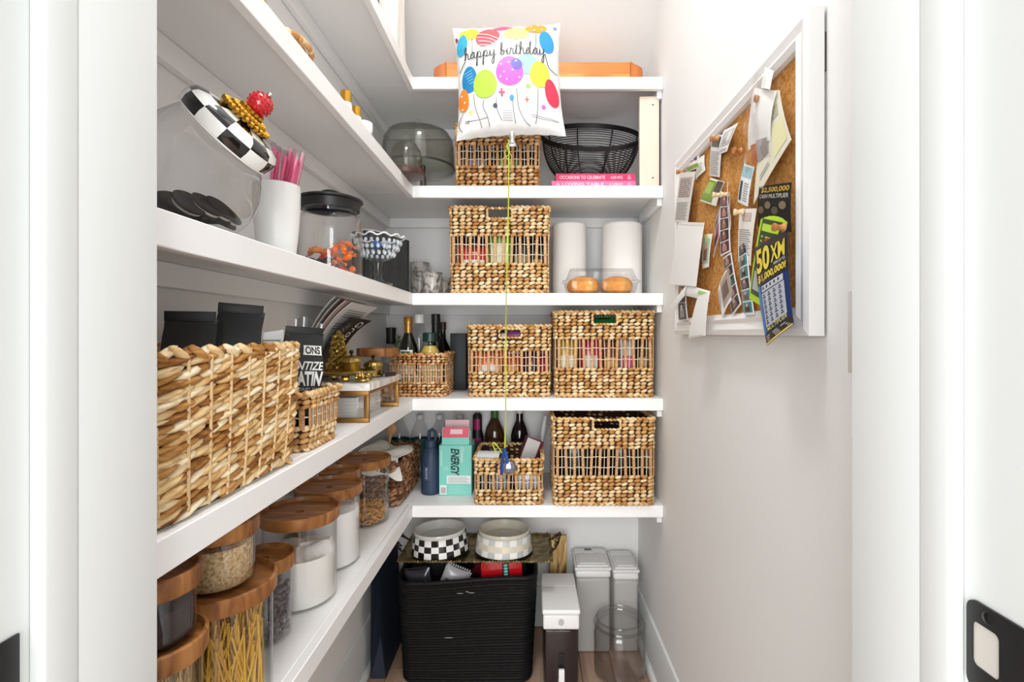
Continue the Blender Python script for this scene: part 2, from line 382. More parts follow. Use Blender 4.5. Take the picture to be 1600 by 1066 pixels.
# ================================================================ WOVEN BASKETS
def rrect(w_, d_, r):
    """perimeter of a rounded rectangle: list of straight/arc pieces -> function s in 0..1 -> (x, y, tangent angle)"""
    hw, hd = w_/2, d_/2; segs = []
    for (x0, y0, ang, L) in ((-hw+r, -hd, 0, w_-2*r), (hw, -hd+r, 90, d_-2*r), (hw-r, hd, 180, w_-2*r), (-hw, hd-r, 270, d_-2*r)):
        segs.append(('l', x0, y0, R(ang), L)); segs.append(('a', x0, y0, R(ang), r*math.pi/2, L))
    T = sum(q[4] for q in segs)
    def f(s):
        s = (s % 1)*T
        for q in segs:
            if s <= q[4]+1e-9:
                a = q[3]
                if q[0] == 'l': return q[1]+math.cos(a)*s, q[2]+math.sin(a)*s, a
                ex, ey = q[1]+math.cos(a)*q[5], q[2]+math.sin(a)*q[5]
                cx, cy = ex-math.sin(a)*r, ey+math.cos(a)*r; b = a-math.pi/2+s/r
                return cx+r*math.cos(b), cy+r*math.sin(b), a+s/r
            s -= q[4]
        return f(0)
    return f, T
def weave(mb, w_, d_, z0, z1, rows, pitch, k=lambda z: 1, skip=None, r=.02, th=.0055, slant=15, jit=.14, over=.56, fat=.50, stag=.14, ph=0):
    f, T = rrect(w_, d_, r); n = max(8, round(T/pitch)); rh = (z1-z0)/rows
    for q in range(rows):
        z = z0+(q+.5)*rh; kk = k(z)
        for i in range(n):
            x, y, a = f((i+ph+(stag if q % 2 else 0)+random.uniform(-.08, .08))/n); x *= kk; y *= kk
            if skip and skip(x, y, z): continue
            M3 = Matrix.Rotation(a, 3, 'Z') @ Matrix.Rotation(R(-slant+random.uniform(-6, 6)), 3, 'Y')
            j = 1+random.uniform(-jit, jit)
            o = Vector((math.sin(a), -math.cos(a), 0))*random.uniform(-.0012, .0016)
            mb.ball(Vector((x, y, z+random.uniform(-.06, .06)*rh))+o, pitch*over*j, th, rh*fat*(2-j), M3)
def braid(mb, w_, d_, z, pitch, rad, k=1, r=.02, skip=None):
    f, T = rrect(w_, d_, r); n = round(T/pitch)
    for i in range(n):
        for sg in (-1, 1):
            x, y, a = f((i+(.25 if sg > 0 else .75))/n); x *= k; y *= k
            if skip and skip(x, y, z): continue
            M3 = Matrix.Rotation(a, 3, 'Z') @ Matrix.Rotation(R(28*sg), 3, 'Y')
            o = Vector((math.sin(a), -math.cos(a), 0))*(.35*rad*sg)
            mb.ball(Vector((x, y, z))+o, pitch*.62, rad, rad*.8, M3)
def shell(mb, w_, d_, z0, z1, k=lambda z: 1, r=.02, inset=.004, hole=None):
    """thin lining just inside the weave"""
    f, T = rrect(w_-2*inset, d_-2*inset, r); n = 64
    for i in range(n):
        a, b = f(i/n), f((i+1)/n)
        zs = [z0, z1]
        if hole: zs = [z0, hole[2], hole[3], z1]
        for za, zb in zip(zs, zs[1:]):
            xm, ym = (a[0]+b[0])/2, (a[1]+b[1])/2
            if hole and za == hole[2] and ym < -d_*.4 and hole[0] < xm < hole[1]: continue
            ka, kb = k(za), k(zb)
            mb.add([(a[0]*ka, a[1]*ka, za), (b[0]*ka, b[1]*ka, za), (b[0]*kb, b[1]*kb, zb), (a[0]*kb, a[1]*kb, zb)], [(0, 1, 2, 3)])
def basket(label, x0, x1, yf, depth, z0, h, win, hole=None, m=None, k0=.97, pitch=.0225, rowh=.0122, nst=None, group='open-window seagrass baskets', rz=0, wires=2, name='wicker_basket'):
    """x0..x1 width at the front, yf front plane, win = (za, zb) open window, hole = (xa, xb, za, zb) handle, all absolute"""
    m = m or SEAGRASS; W = x1-x0; cx = (x0+x1)/2; cy = yf+depth/2
    t = thing(name, label, 'basket', (cx, cy, z0), rz, group)
    w_, d_ = W-.012, depth-.012; k = lambda z: k0+(1-k0)*z/h
    wa, wb = win[0]-z0, win[1]-z0; H = None
    sk = None
    if hole:
        H = (hole[0]-cx, hole[1]-cx, hole[2]-z0, hole[3]-z0)
        sk = lambda x, y, z: y < -d_*.42 and H[0]-.006 < x < H[1]+.006 and H[2]-.003 < z < H[3]+.003
    mb = MB(); weave(mb, w_, d_, .004, wa, max(2, round((wa-.004)/rowh)), pitch, k); obj('lower_band', mb, m, t, angle=180)
    mb = MB(); weave(mb, w_, d_, wb, h-.008, max(2, round((h-.008-wb)/rowh)), pitch, k, sk); obj('upper_band', mb, m, t, angle=180)
    mb = MB(); braid(mb, w_, d_, h-.007, .018, .0065, skip=(lambda x, y, z: y < -d_*.42 and H and H[3] > h-.012 and H[0] < x < H[1])); obj('braided_rim', mb, m, t, angle=180)
    mb = MB(); braid(mb, w_, d_, .006, .02, .0055, k=k0); obj('foot_braid', mb, m, t, angle=180)
    mb = MB(); shell(mb, w_, d_, wb, h-.008, k, hole=H); obj('upper_gap_shade', mb, SHADE_BROWN, t, smooth=False)  # dark sheet behind the weave, its colour painting shade into the gaps
    mb = MB(); shell(mb, w_, d_, .004, wa, k); obj('lower_gap_shade', mb, SHADE_BROWN, t, smooth=False); mb = MB()
    f, T = rrect((w_-.01)*k0, (d_-.01)*k0, .02); mb.add([(*f(i/40)[:2], .005) for i in range(40)], [tuple(range(40))]); obj('basket_floor', mb, SHADE_BROWN, t, smooth=False)
    if hole:   # bound edge of the handle
        kk = k(H[2]); yfr = -d_/2*kk
        p = [(H[0], yfr, H[3]), (H[0], yfr, H[2]), (H[1], yfr, H[2]), (H[1], yfr, H[3])]
        mb = MB()
        for a, b in zip(p, p[1:]+p[:1]):
            a, b = Vector(a), Vector(b); n = max(2, round((b-a).length/.013))
            for i in range(n):
                c = a.lerp(b, (i+.5)/n); an = math.atan2((b-a).z, (b-a).x); mb.ball(c, .0085, .0065, .0048, Matrix.Rotation(-an+R(18), 3, 'Y'))
        obj('handle_edge', mb, m, t, angle=180)
    # stakes across the window: broad splints with thin pale wires between
    n = nst or max(6, round(W/.032)); hh = wb-wa+.012; zc = (wa+wb)/2; kk = k(zc)
    src = None; wsrc = None
    for i in range(n+1):
        x = (-w_/2+.012+(w_-.024)*i/n)*kk
        if src is None:
            src = obj('stake', MB().box(-.0048, .0048, -.0018, .0018, -hh/2, hh/2), STAKE, t, bevel=.001, seg=1, loc=(x, -d_/2*kk, zc))
        else: share('stake', src, t, (x, -d_/2*kk, zc), (0, R(random.uniform(-2.5, 2.5)), 0))
        if i < n:
            xm = x+(w_-.024)/n*kk*.5
            if wsrc is None: wsrc = obj('thin_stake', MB().tube([(0, 0, -hh/2), (.0006, 0, 0), (0, 0, hh/2)], .0013, 5), WIRE, t, loc=(xm, -d_/2*kk, zc))
            else: share('thin_stake', wsrc, t, (xm, -d_/2*kk, zc), (0, R(random.uniform(-2, 2)), 0))
    mb = MB()
    for sx in (-1, 1):
        ns = max(5, round(depth/.034))
        for i in range(ns+1):
            y = (-d_/2+.012+(d_-.024)*i/ns)*kk; mb.box(sx*w_/2*kk-.0018, sx*w_/2*kk+.0018, y-.0048, y+.0048, wa-.006, wb+.006)
    for i in range(n+1):
        x = (-w_/2+.012+(w_-.024)*i/n)*kk; mb.box(x-.0048, x+.0048, d_/2*kk-.0018, d_/2*kk+.0018, wa-.006, wb+.006)
    stuff(obj('side_stakes', mb, STAKE, t, smooth=False))
    for q in range(wires):
        z = wa+(wb-wa)*(q+.75)/(wires+.5); kz = k(z); f, T = rrect(w_*kz, d_*kz, .02); N = 160
        pts = []
        for i in range(N):
            x, y, a = f(i/N); o = .0028*math.sin(2*math.pi*i*n/ (N*w_/T)+q*math.pi)
            pts.append((x+math.sin(a)*o, y-math.cos(a)*o, z+.0012*math.sin(i*.9)))
        obj('cross_wire', MB().tube(pts, .0015, 5, closed=True), WIRE, t)
    return t
def pillow_f(w_, h_, t_, sg=-1, p=2.6, sag=0):
    def f(u, v):
        a, b = 2*u-1, 2*v-1
        g = max(0, 1-abs(a)**p)**.55*max(0, 1-abs(b)**p)**.55
        return Vector((w_/2*a*(1-.06*(1-abs(b)**2)*(abs(a))), sg*t_/2*g, h_/2*b*(1-.06*(1-abs(a)**2)*abs(b))))
    return f
def pillow(mb, w_, h_, t_, n=12, p=2.6):
    mb.grid(pillow_f(w_, h_, t_, -1, p), n, n); mb.grid(pillow_f(w_, h_, t_, 1, p), n, n); return mb
def packet(label, loc, w_, h_, t_, col, rot=(0, 0, 0), band=None, rough=.3, name='snack_packet', group=None, metal=0):
    """sealed bag with crimped ends; origin at its bottom centre"""
    t = thing(name, label, 'packet', loc, rot=rot, group=group)
    mb = MB(); pillow(mb, w_, h_, t_); mb.v = [(x, y, z+h_/2) for x, y, z in mb.v]; obj('bag', mb, mat(col, rough, metal, coat=.3), t)
    f0 = pillow_f(w_, h_, t_); f = lambda u, v: f0(u, v)+Vector((0, 0, h_/2))
    if band: patch(f, .14, .86, .35, .68, mat(band, .4), t, .0008, 6, 'label_panel')
    mb = MB()
    for s in (0, 1):
        for i in range(10):
            x = -w_/2*.9+w_*.9*i/10; mb.box(x, x+w_*.05, -.001, .001, s*(h_-.001)-(.008 if s == 0 else -.0), s*(h_-.001)+(.001 if s == 0 else .008))
    mb.v = [(x, y, max(0, z)) for x, y, z in mb.v]
    obj('crimp', mb, mat(col, rough, metal, coat=.3), t, smooth=False); return t
def carton(label, loc, w_, d_, h_, col, rot=(0, 0, 0), panel=None, name='carton', cat='box', group=None, flap=None):
    t = thing(name, label, cat, loc, rot=rot, group=group)
    obj('box_body', MB().box(-w_/2, w_/2, -d_/2, d_/2, 0, h_), mat(col, .5), t, bevel=.0012, seg=1)
    if panel: obj('label_panel', MB().grid(lambda u, v: Vector((-w_*.38+w_*.76*u, -d_/2-.0006, h_*.2+h_*.6*v)), 1, 1, .0004), mat(panel, .5), t)
    obj('top_flap', MB().box(-w_/2+.001, w_/2-.001, -d_/2+.001, d_/2*.2, h_+.0004, h_+.0016), mat(flap or col, .6), t)
    return t
def yz(py, Y): return Z(py, Y)
# ---- the seven open-window baskets
bA = basket('square straw basket with handle slot left of the paper towel rolls', X(699, 1.775), X(861, 1.775), 1.775, .29, SZ[3], yz(320, 1.775)-SZ[3], (yz(410, 1.775), yz(369, 1.775)), (X(761, 1.775), X(800, 1.775), yz(341, 1.775), yz(325, 1.775)), rowh=.013)
bB = basket('straw basket behind the birthday balloon on the cake dome shelf', X(708, 1.79), X(846, 1.79), 1.79, .27, SZ[2], yz(190, 1.79)-SZ[2], (yz(257, 1.79), yz(226, 1.79)), None, m=SEAGRASS_R)
bC = basket('middle straw basket with a purple tube showing in its handle slot', X(728, 1.80), X(863, 1.80), 1.80, .29, SZ[4], yz(506, 1.80)-SZ[4], (yz(581, 1.80), yz(549, 1.80)), (X(780, 1.8), X(815, 1.8), yz(528, 1.8), yz(514, 1.8)))
bD = basket('tall straw basket at the right wall with colourful snacks and green slot', X(864.5, 1.785), X(1026, 1.785), 1.785, .30, SZ[4], yz(484, 1.785)-SZ[4], (yz(575, 1.785), yz(531, 1.785)), (X(926, 1.785), X(965, 1.785), yz(507, 1.785), yz(490, 1.785)), m=SEAGRASS)
bE = basket('small low straw basket holding the balloon weight on the lowest shelf', X(738, 1.755), X(851, 1.755), 1.755, .265, SZ[5], yz(716, 1.755)-SZ[5], (yz(766, 1.755), yz(744, 1.755)), (X(779, 1.755), X(810, 1.755), yz(739, 1.755), yz(727, 1.755)), rowh=.0125, pitch=.021, wires=1)
bF = basket('large straw basket with black contents on the lowest shelf by the wall', X(862, 1.745), X(1027, 1.745), 1.745, .32, SZ[5], yz(652, 1.745)-SZ[5], (yz(744, 1.745), yz(703, 1.745)), (X(927, 1.745), X(970, 1.745), yz(672, 1.745), yz(657, 1.745)))
bG = basket('small straw basket full of oil bottles in the shelf corner', -.505, X(698, 1.80), 1.80, .21, SZ[4], yz(551, 1.80)-SZ[4], (yz(597, 1.8), yz(571, 1.8)), None, pitch=.017, rowh=.0095, m=SEAGRASS_R, wires=2, nst=9)
# ---- what shows inside them
def inside(b, items):
    for lab, dx, dy, w_, h_, t_, col, band, rz in items:
        packet(lab, (b.location.x+dx, b.location.y+dy, b.location.z+.010), w_, h_, t_, col, (0, 0, R(rz)), band)
inside(bA, [('red snack bag with white band in the basket left of the paper towels', -.095, -.085, .11, .165, .05, '#c8392f', '#f1e6dc', 4),
 ('lime green packet behind the balloon ribbon in the slotted basket', .0, -.10, .085, .25, .035, '#6f9a2f', '#d9d9b8', -3),
 ('black packet with pale band in the basket left of the paper towels', .075, -.085, .07, .19, .045, '#151517', '#9a8a60', 0),
 ('charcoal packet at the right end of the basket left of the paper towels', .13, -.07, .05, .17, .05, '#2b2521', '#b89a50', 8)])
inside(bB, [('dark brown packet at the left end of the basket behind the balloon', -.08, -.08, .10, .15, .05, '#3a2a2c', '#8f7f86', 0), ('plum packet with olive band in the basket behind the balloon', .04, -.08, .11, .15, .05, '#2c2022', '#6f7a2a', 5)])
inside(bC, [('orange snack bag with white band left in the middle basket', -.075, -.085, .11, .15, .055, '#e8752c', '#f3e9df', 3), ('deep orange snack bag under the handle slot of the middle basket', .01, -.08, .06, .14, .05, '#d9551f', '#f2b23a', 0),
 ('dark red packet near the right end of the middle basket', .075, -.08, .06, .15, .05, '#5d1a24', '#232022', -4), ('bright red packet at the right end of the middle basket', .118, -.07, .04, .14, .06, '#b32536', None, 6)])
inside(bD, [('mustard yellow packet at the left of the tall snack basket', -.125, -.085, .08, .20, .05, '#c9a238', '#efe3bd', 4), ('crimson packet with silver band in the tall snack basket', -.045, -.085, .075, .20, .05, '#c23048', '#d8d5d0', -3),
 ('amber and brown packet in the middle of the tall snack basket', .03, -.08, .07, .19, .05, '#7a3c22', '#d9a94f', 2), ('silver packet with pink band in the tall snack basket', .09, -.085, .06, .20, .05, '#cfcac6', '#d2508a', 0), ('dark brown packet at the right end of the tall snack basket', .142, -.08, .04, .19, .05, '#4a2f22', '#c9a977', 3)])
inside(bF, [('glossy black bag filling the left of the large lower basket', -.09, -.06, .15, .27, .12, '#0d0d0f', None, 0), ('glossy black bag filling the right of the large lower basket', .08, -.06, .15, .26, .12, '#101012', None, 3)])
inside(bE, [('white packet seen through the right side of the balloon weight basket', .065, -.085, .075, .105, .03, '#e9e7e2', '#a9a6a2', 2), ('black packet seen through the window of the balloon weight basket', -.035, -.085, .10, .11, .04, '#1c1a1b', '#7d7a78', 0)])
# purple tube in the slot of the middle basket, green packet in the slot of the tall one
t = thing('lotion_tube', 'purple tube with white cap lying inside the middle basket slot', 'tube', (X(783, 1.86), 1.87, yz(525, 1.86)-.004), rot=(0, R(84), R(6)))
obj('cap', MB().lathe([(0, 0), (.0135, 0), (.0135, .018), (.0125, .02), (0, .02)], 20), WHITE, t); obj('tube_body', MB().lathe([(.012, .0203), (.016, .03), (.0175, .08), (.0165, .095), (0, .097)], 20), mat('#8b3f86', .35), t)
packet('green packet filling the handle slot of the tall snack basket', (X(945, 1.9), 1.93, SZ[4]+.07), .11, .213, .05, '#1f8a45', (0, 0, 0), None)
packet('dark green packet in the handle slot left of the paper towels', (X(790, 1.9), 1.94, SZ[3]+.06), .12, .225, .05, '#0e4a2c', (0, 0, 0), None)
# ================================================================ TOP SHELVES
# ---- birthday balloon with its ribbon and weight
BY = 1.62
bw, bh = .345, .372
bl = thing('foil_balloon', 'white square foil balloon printed happy birthday with coloured balloons', 'balloon', (X(795, BY), BY, Z(128, BY)), rot=(R(-4), R(-2.5), 0))
def bf(sg):
    def f(u, v):
        a, b = 2*u-1, 2*v-1
        g = (max(0, 1-abs(a)**2.2)*max(0, 1-abs(b)**2.2))**.5
        wr = .0035*math.sin(a*23+b*3)*abs(b)**6*(1-abs(a)**8)+.0035*math.sin(b*21+a*4)*abs(a)**6*(1-abs(b)**8)
        pin = 1-.075*(1-abs(b)**2.2)*abs(a)**2
        pv = 1-.06*(1-abs(a)**2.2)*abs(b)**2
        return Vector((bw/2*a*pin, sg*(.062*g+wr*.8), bh/2*b*pv))
    return f
FOIL = mat('#dddcda', .42, spec=.4)
mb = MB(); mb.grid(bf(-1), 40, 40); mb.grid(bf(1), 40, 40); obj('foil_body', mb, FOIL, bl)
fb = bf(-1)
def BU(px, py):   # pixel of the photo -> balloon sheet coordinates
    x, y = px-795.5, py-127; x, y = x+y*.012, y+x*.045
    return .5+x/166, .5-y/180
dk = [0]
def disc(px, py, rx, ry, col, rot=0, off=.0012, clip=1, name='printed_balloon', knot=True, rough=.2):
    u0, v0 = BU(px, py); mb = MB(); vs_ = []; n = 28; rings = 5; dk[0] += 1
    if name == 'printed_balloon': off += .00018*dk[0]
    for q in range(rings+1):
        for i in range(n):
            a = 2*math.pi*i/n; ca, sa = rx*math.cos(a), ry*math.sin(a)*(1-.10*math.sin(a)*(-1))
            x = ca*math.cos(rot)-sa*math.sin(rot); y = ca*math.sin(rot)+sa*math.cos(rot)
            u = min(.985, max(.015, u0+x*q/rings/166)); v = min(.985, max(.015, v0+y*q/rings/180))
            vs_.append(fb(u, v)+fnorm(fb, u, v)*off)
    fs = [(q*n+i, q*n+(i+1) % n, (q+1)*n+(i+1) % n, (q+1)*n+i) for q in range(rings) for i in range(n)]
    mb.add(vs_, fs); return obj(name, mb, mat(col, .4, spec=.4), bl)
def stroke(pts, wd, col, off=.0042, name='printed_line', smooth=3):
    """ribbon along photo-pixel points, printed on the balloon"""
    P = []
    for i in range(len(pts)-1):
        p0, p1, p2, p3 = pts[max(0, i-1)], pts[i], pts[i+1], pts[min(len(pts)-1, i+2)]
        for k in range(smooth):
            t = k/smooth; P.append(tuple(.5*((2*p1[j])+(-p0[j]+p2[j])*t+(2*p0[j]-5*p1[j]+4*p2[j]-p3[j])*t*t+(-p0[j]+3*p1[j]-3*p2[j]+p3[j])*t**3) for j in (0, 1)))
    P.append(pts[-1]); vs_ = []
    for i, p in enumerate(P):
        a, b = P[max(0, i-1)], P[min(len(P)-1, i+1)]; dx, dy = b[0]-a[0], b[1]-a[1]; L = math.hypot(dx, dy) or 1
        ww = wd*(1 if not callable(wd) else 1)/2
        for s in (-1, 1):
            u, v = BU(p[0]-dy/L*ww*s, p[1]+dx/L*ww*s); u = min(.985, max(.015, u)); v = min(.985, max(.015, v)); vs_.append(fb(u, v)+fnorm(fb, u, v)*off)
    return obj(name, MB().add(vs_, [(2*i, 2*i+1, 2*i+3, 2*i+2) for i in range(len(P)-1)]), mat(col, .5), bl)
# upper row, then lower row of printed balloons
for a in ((740, 61, 17, 11, '#f0d63a'), (792, 50, 16, 5, '#d2557a'), (811, 63, 19, 13, '#d3e37c'), (841, 51, 17, 10, '#ec9428'), (726, 80, 9, 18, '#2a9bbd', -.2), (768, 70, 19, 15.5, '#e2545c', .5),
          (857, 77, 11.5, 19.5, '#2b86bd', .2), (824, 118, 19, 15, '#8fd9ea'), (843, 132, 16, 20, '#f3e73c'), (736, 138.5, 13, 20, '#1375a8'), (760.5, 148, 18, 21, '#a2cf3c'), (798, 129.5, 20, 22, '#d64fc0'),
          (861, 158, 11, 21, '#e2304a', .2), (725, 168, 9, 17, '#e07a24')):
    disc(*a)
disc(809, 118, 8, 9, '#5a4fd0', .6, .0042, name='printed_overlap')
for px, py, c in ((824, 150, '#8fb85a'), (846, 179, '#b95fc8'), (736, 186, '#ecd977'), (799-0, 168, '#3f8fbf'), (774, 179, '#39444f'), (717, 66, '#7a2f3f'), (871, 47, '#7a8fa5')):
    disc(px, py, 3.4, 3.6 if c != '#3f8fbf' else 4.6, c, 0, .0014, name='printed_dot')
def star(px, py, r, c):
    stroke([(px, py-r), (px, py+r)], r*.45, c); stroke([(px-r*.8, py), (px+r*.8, py)], r*.45, c)
star(785, 160, 6, '#b8416a'); star(821, 170, 4, '#b8602f')
for k in range(4): stroke([(751+k*1.5, 63+k*7), (768+k*1.2, 66+k*7), (784-k*2, 75+k*6)], 1.1, '#f4dcdc')
for k in range(5): stroke([(728+k*2, 128+k*4), (741+k*.6, 123.5+k*4.5)], .7, '#9bd0e2')
for px, py in ((786, 118), (797, 115), (808, 113), (790, 130), (802, 127), (812, 138), (793, 141), (784, 137), (834, 49), (844, 46), (850, 54), (838, 57), (722, 160), (727, 170), (723, 180)): disc(px, py, 1.3, 1.3, '#f7e6f0', 0, .0046, name='printed_spot')
for a in ([(742, 160), (744, 180), (749, 196), (752, 208)], [(758, 170), (756, 180), (762, 195), (764, 208)], [(807, 154), (808, 180), (815, 198), (824, 206)], [(839, 152), (836, 185), (832, 204)], [(800, 172), (801, 190), (803, 204)],
          [(776, 168), (777, 186), (783, 200)], [(840, 63), (840, 75), (838, 90)], [(744, 70), (744, 85), (743, 96)], [(724, 186), (716, 200), (722, 212)]): stroke(a, .9, '#45464a')
stroke([(727, 198), (745, 198), (762, 195)], 1, '#6a6a6c'); stroke([(826, 191), (848, 194), (868, 196)], .9, '#7d7d80'); stroke([(828, 194), (850, 196.5), (868, 197)], .8, '#7d7d80')
for k in range(5): stroke([(784.5, 186+k*3.4), (799, 186+k*3.4)], 1, '#9a9a9c')
lettering('CE', fb, *[BU(727, 200)[0], BU(733, 200)[0], BU(727, 201)[1], BU(727, 197)[1]], INK, bl, .0018)
GL = {'h': (.78, [[(0, 0), (.22, .7), (.34, 1.45), (.24, 1.6), (.14, 1.2), (.12, 0), (.2, .5), (.4, .78), (.52, .55), (.52, .12), (.66, 0), (.78, .12)]]),
      'a': (.82, [[(.0, .12), (.1, .3), (.5, .78), (.22, .7), (.08, .3), (.26, 0), (.5, .35), (.58, .78), (.55, .14), (.68, 0), (.82, .12)]]),
      'p': (.8, [[(0, .12), (.16, .78), (.1, 0), (.05, -.8), (.0, -.95), (-.04, -.75), (.14, .3), (.36, .78), (.56, .45), (.4, .04), (.2, .1), (.5, .0), (.8, .12)]]),
      'y': (.86, [[(0, .12), (.12, .75), (.12, .2), (.3, .02), (.52, .4), (.58, .75), (.54, -.5), (.4, -.95), (.26, -.75), (.5, -.1), (.86, .12)]]),
      'b': (.72, [[(0, .12), (.22, .8), (.3, 1.45), (.2, 1.58), (.12, 1.2), (.1, .15), (.28, 0), (.48, .3), (.4, .6), (.24, .5), (.5, .42), (.72, .5)]]),
      'i': (.42, [[(0, .2), (.16, .75), (.14, .16), (.26, .0), (.42, .12)], [(.2, 1.05), (.22, 1.13)]]),
      'r': (.6, [[(0, .12), (.16, .85), (.22, .66), (.42, .68), (.36, .2), (.46, .0), (.6, .12)]]),
      't': (.5, [[(0, .12), (.22, .9), (.28, 1.4), (.18, .3), (.28, .0), (.5, .12)], [(-.05, .98), (.55, 1.06)]]),
      'd': (.84, [[(0, .12), (.1, .3), (.46, .78), (.2, .7), (.06, .3), (.24, 0), (.48, .4), (.66, 1.5), (.6, 1.58), (.54, 1.2), (.56, .14), (.68, 0), (.84, .12)]]), ' ': (.42, [])}
x = 730.0; sc = 12.4
def base(px): return 107+ -(px-730)*.058
stroke([(720, 122), (726, 114), (731, 108)], 1.3, '#1c1c22')
for ch in 'happy birthday':
    adv, ss = GL[ch]
    for q in ss: stroke([(x+a*sc, base(x+a*sc)-b*sc*1.05) for a, b in q], 1.35, '#1c1c22', .0052, 'script_lettering', 4)
    x += adv*sc
stroke([(x-.5, base(x)-1), (858, 116), (866, 122), (873, 124)], 1.3, '#1c1c22', .0024)
nk = MB(); nk.lathe([(.018, .012), (.012, .0), (.006, -.012), (.012, -.03), (.014, -.032)], 10, Matrix.Translation((.003, 0, -bh/2+.012)), wob=lambda a: 1+.25*math.sin(3*a)); obj('balloon_neck', nk, mat('#c9c6c2', .25, .3), bl)
RIB = mat('#b9c43a', .35)
rb = MB(); zs0, zs1 = Z(218, BY), Z(700, 1.70)
pts = []; 
for i in range(41):
    t = i/40; y = BY+(1.70-BY)*t; pts.append((X(795+(788.5-795)*t, y)+.0015*math.sin(t*9), y, zs0+(zs1-zs0)*t))
for i in range(40):
    a, b = Vector(pts[i]), Vector(pts[i+1]); an, bn = .9*math.sin(i*.23), .9*math.sin((i+1)*.23)
    wa_, wb_ = Vector((math.cos(an), math.sin(an), 0))*.0026, Vector((math.cos(bn), math.sin(bn), 0))*.0026
    rb.add([a-wa_, a+wa_, b+wb_, b-wb_], [(0, 1, 2, 3)])
rbo = obj('balloon_ribbon', rb, RIB); tag(rbo, 'long thin lime green ribbon hanging from the birthday balloon', 'ribbon')
# curls of ribbon at the balloon neck
mb = MB(); c = Vector((X(793, BY), BY-.012, Z(226, BY)))
for k in range(3): mb.tube([c+Vector((.02*math.sin(t*.9+k*2.1)*(t/6), -.006*k+.004*t/6, -.012*t-.01*math.sin(t+k))) for t in range(7)], .0011, 5)
stuff(tag(obj('ribbon_curls', mb, RIB), 'small lime green ribbon curls under the balloon neck', 'ribbon'))
# weight: blue clip hanging over the small basket
bwt = thing('balloon_weight', 'blue clip and silver foil weight tied to the ribbon in the small basket', 'balloon weight', (X(789, 1.715), 1.722, Z(742, 1.715)))
obj('foil_wrap', MB().ball((.012, .004, .022), .026, .018, .024, seg=10, rings=5), mat('#8b8fa0', .25, .6), bwt, angle=15)
obj('clip_prong', MB().tube([(-.012, -.002, .0), (-.010, -.004, .04), (-.004, 0, .085)], [.005, .006, .004], 8), mat('#1f3d86', .35), bwt)
obj('clip_prong', MB().tube([(.014, -.002, .012), (.006, -.004, .05), (-.002, 0, .088)], [.005, .006, .004], 8), mat('#1f4fa0', .35), bwt)
obj('ribbon_loop', MB().tube([(-.02+.022*math.cos(a*.35+2), .006, .07+.035*math.sin(a*.35)) for a in range(15)], .0022, 6), mat('#c9d04a', .4), bwt)
# ---- S1: pine rack with moulded ends, white bag, brown bowl
PINE = noisemat('pine', [(.25, '#b8662a'), (.5, '#d98a45'), (.8, '#e7a765')], (4, 40, 40), 5, .45, .9, coat=.15)
PINE_E = noisemat('pine_end', [(.25, '#9c4f1f'), (.6, '#c4702f')], (30, 30, 6), 4, .5)
pr = thing('pine_rack', 'orange pine wall rack with curved moulded ends on the top shelf', 'rack', (X(842, 1.84), 1.88, SZ[1]))
pl, prr = X(697, 1.84)-X(842, 1.84), X(985, 1.84)-X(842, 1.84); ph = Z(97, 1.84)-SZ[1]
obj('front_board', MB().box(pl, prr, -.04, -.022, 0, ph), PINE, pr, bevel=.002)
obj('top_board', MB().box(pl, prr, -.0215, .07, ph-.018, ph), PINE, pr, bevel=.002)
for s, e in ((-1, pl), (1, prr)):
    prof = [(0, 0), (.043, 0), (.043, ph*.55), (.041, ph*.72), (.033, ph*.80), (.026, ph*.82), (.024, ph*.86), (.012, ph*.90), (.004, ph*.97), (0, ph)]
    mb = MB(); n = len(prof); vs_ = [(e+s*(a+.0004), y, z) for y in (-.045, .07) for a, z in prof]
    mb.add(vs_, [tuple(range(n)), tuple(range(2*n-1, n-1, -1))]+[(i, (i+1) % n, n+(i+1) % n, n+i) for i in range(n)]); obj('moulded_end', mb, PINE_E, pr)
wb_ = thing('white_sack', 'white cloth sack with lace trim standing on the top shelf', 'bag', (-.505, 1.64, SZ[1]))
def sack(u, v):
    a = 2*math.pi*u; r = 1+.03*math.sin(5*a+4*v)+.02*math.sin(11*a); tp = 1-.10*v*v
    x = .092*max(-1, min(1, 1.25*math.cos(a)))*r*tp; y = .075*max(-1, min(1, 1.25*math.sin(a)))*r*tp
    return Vector((x, y, .30*v))
mb = MB(); mb.grid(sack, 40, 14); mb.add([sack(i/40, 1)*.97 for i in range(40)], [tuple(range(40))]); mb.add([sack(i/40, 0) for i in range(40)], [tuple(range(40))]); obj('sack_body', mb, mat('#e9e6df', .9, spec=.1, bump=.4, bscale=200), wb_)
mb = MB()
for i in range(34):
    p = Vector((-.04+.002*math.sin(i), -.079+.0005*i, .02+.0085*i)); mb.ball(p+Vector((.006*math.sin(i*2.2), 0, 0)), .0062, .004, .0048)
stuff(obj('lace_trim', mb, mat('#f6f4ef', .8), wb_))
br = thing('wooden_bowl', 'dark brown wooden bowl beside the white sack on the top shelf', 'bowl', (-.505, 1.445, SZ[1]))
obj('bowl_body', MB().lathe([(0, 0), (.04, 0), (.06, .02), (.075, .07), (.08, .20), (.076, .20), (.07, .07), (.05, .025), (0, .02)], 32), noisemat('walnut', [(.3, '#4a2c1a'), (.7, '#6f4629')], (20, 20, 60), 5, .4), br)
obj('rim_band', MB().lathe([(.0805, .19), (.0815, .193), (.0815, .202), (.0805, .205), (.0755, .205), (.0755, .2005), (.0805, .2005)], 32), mat('#5f3a22', .35), br)
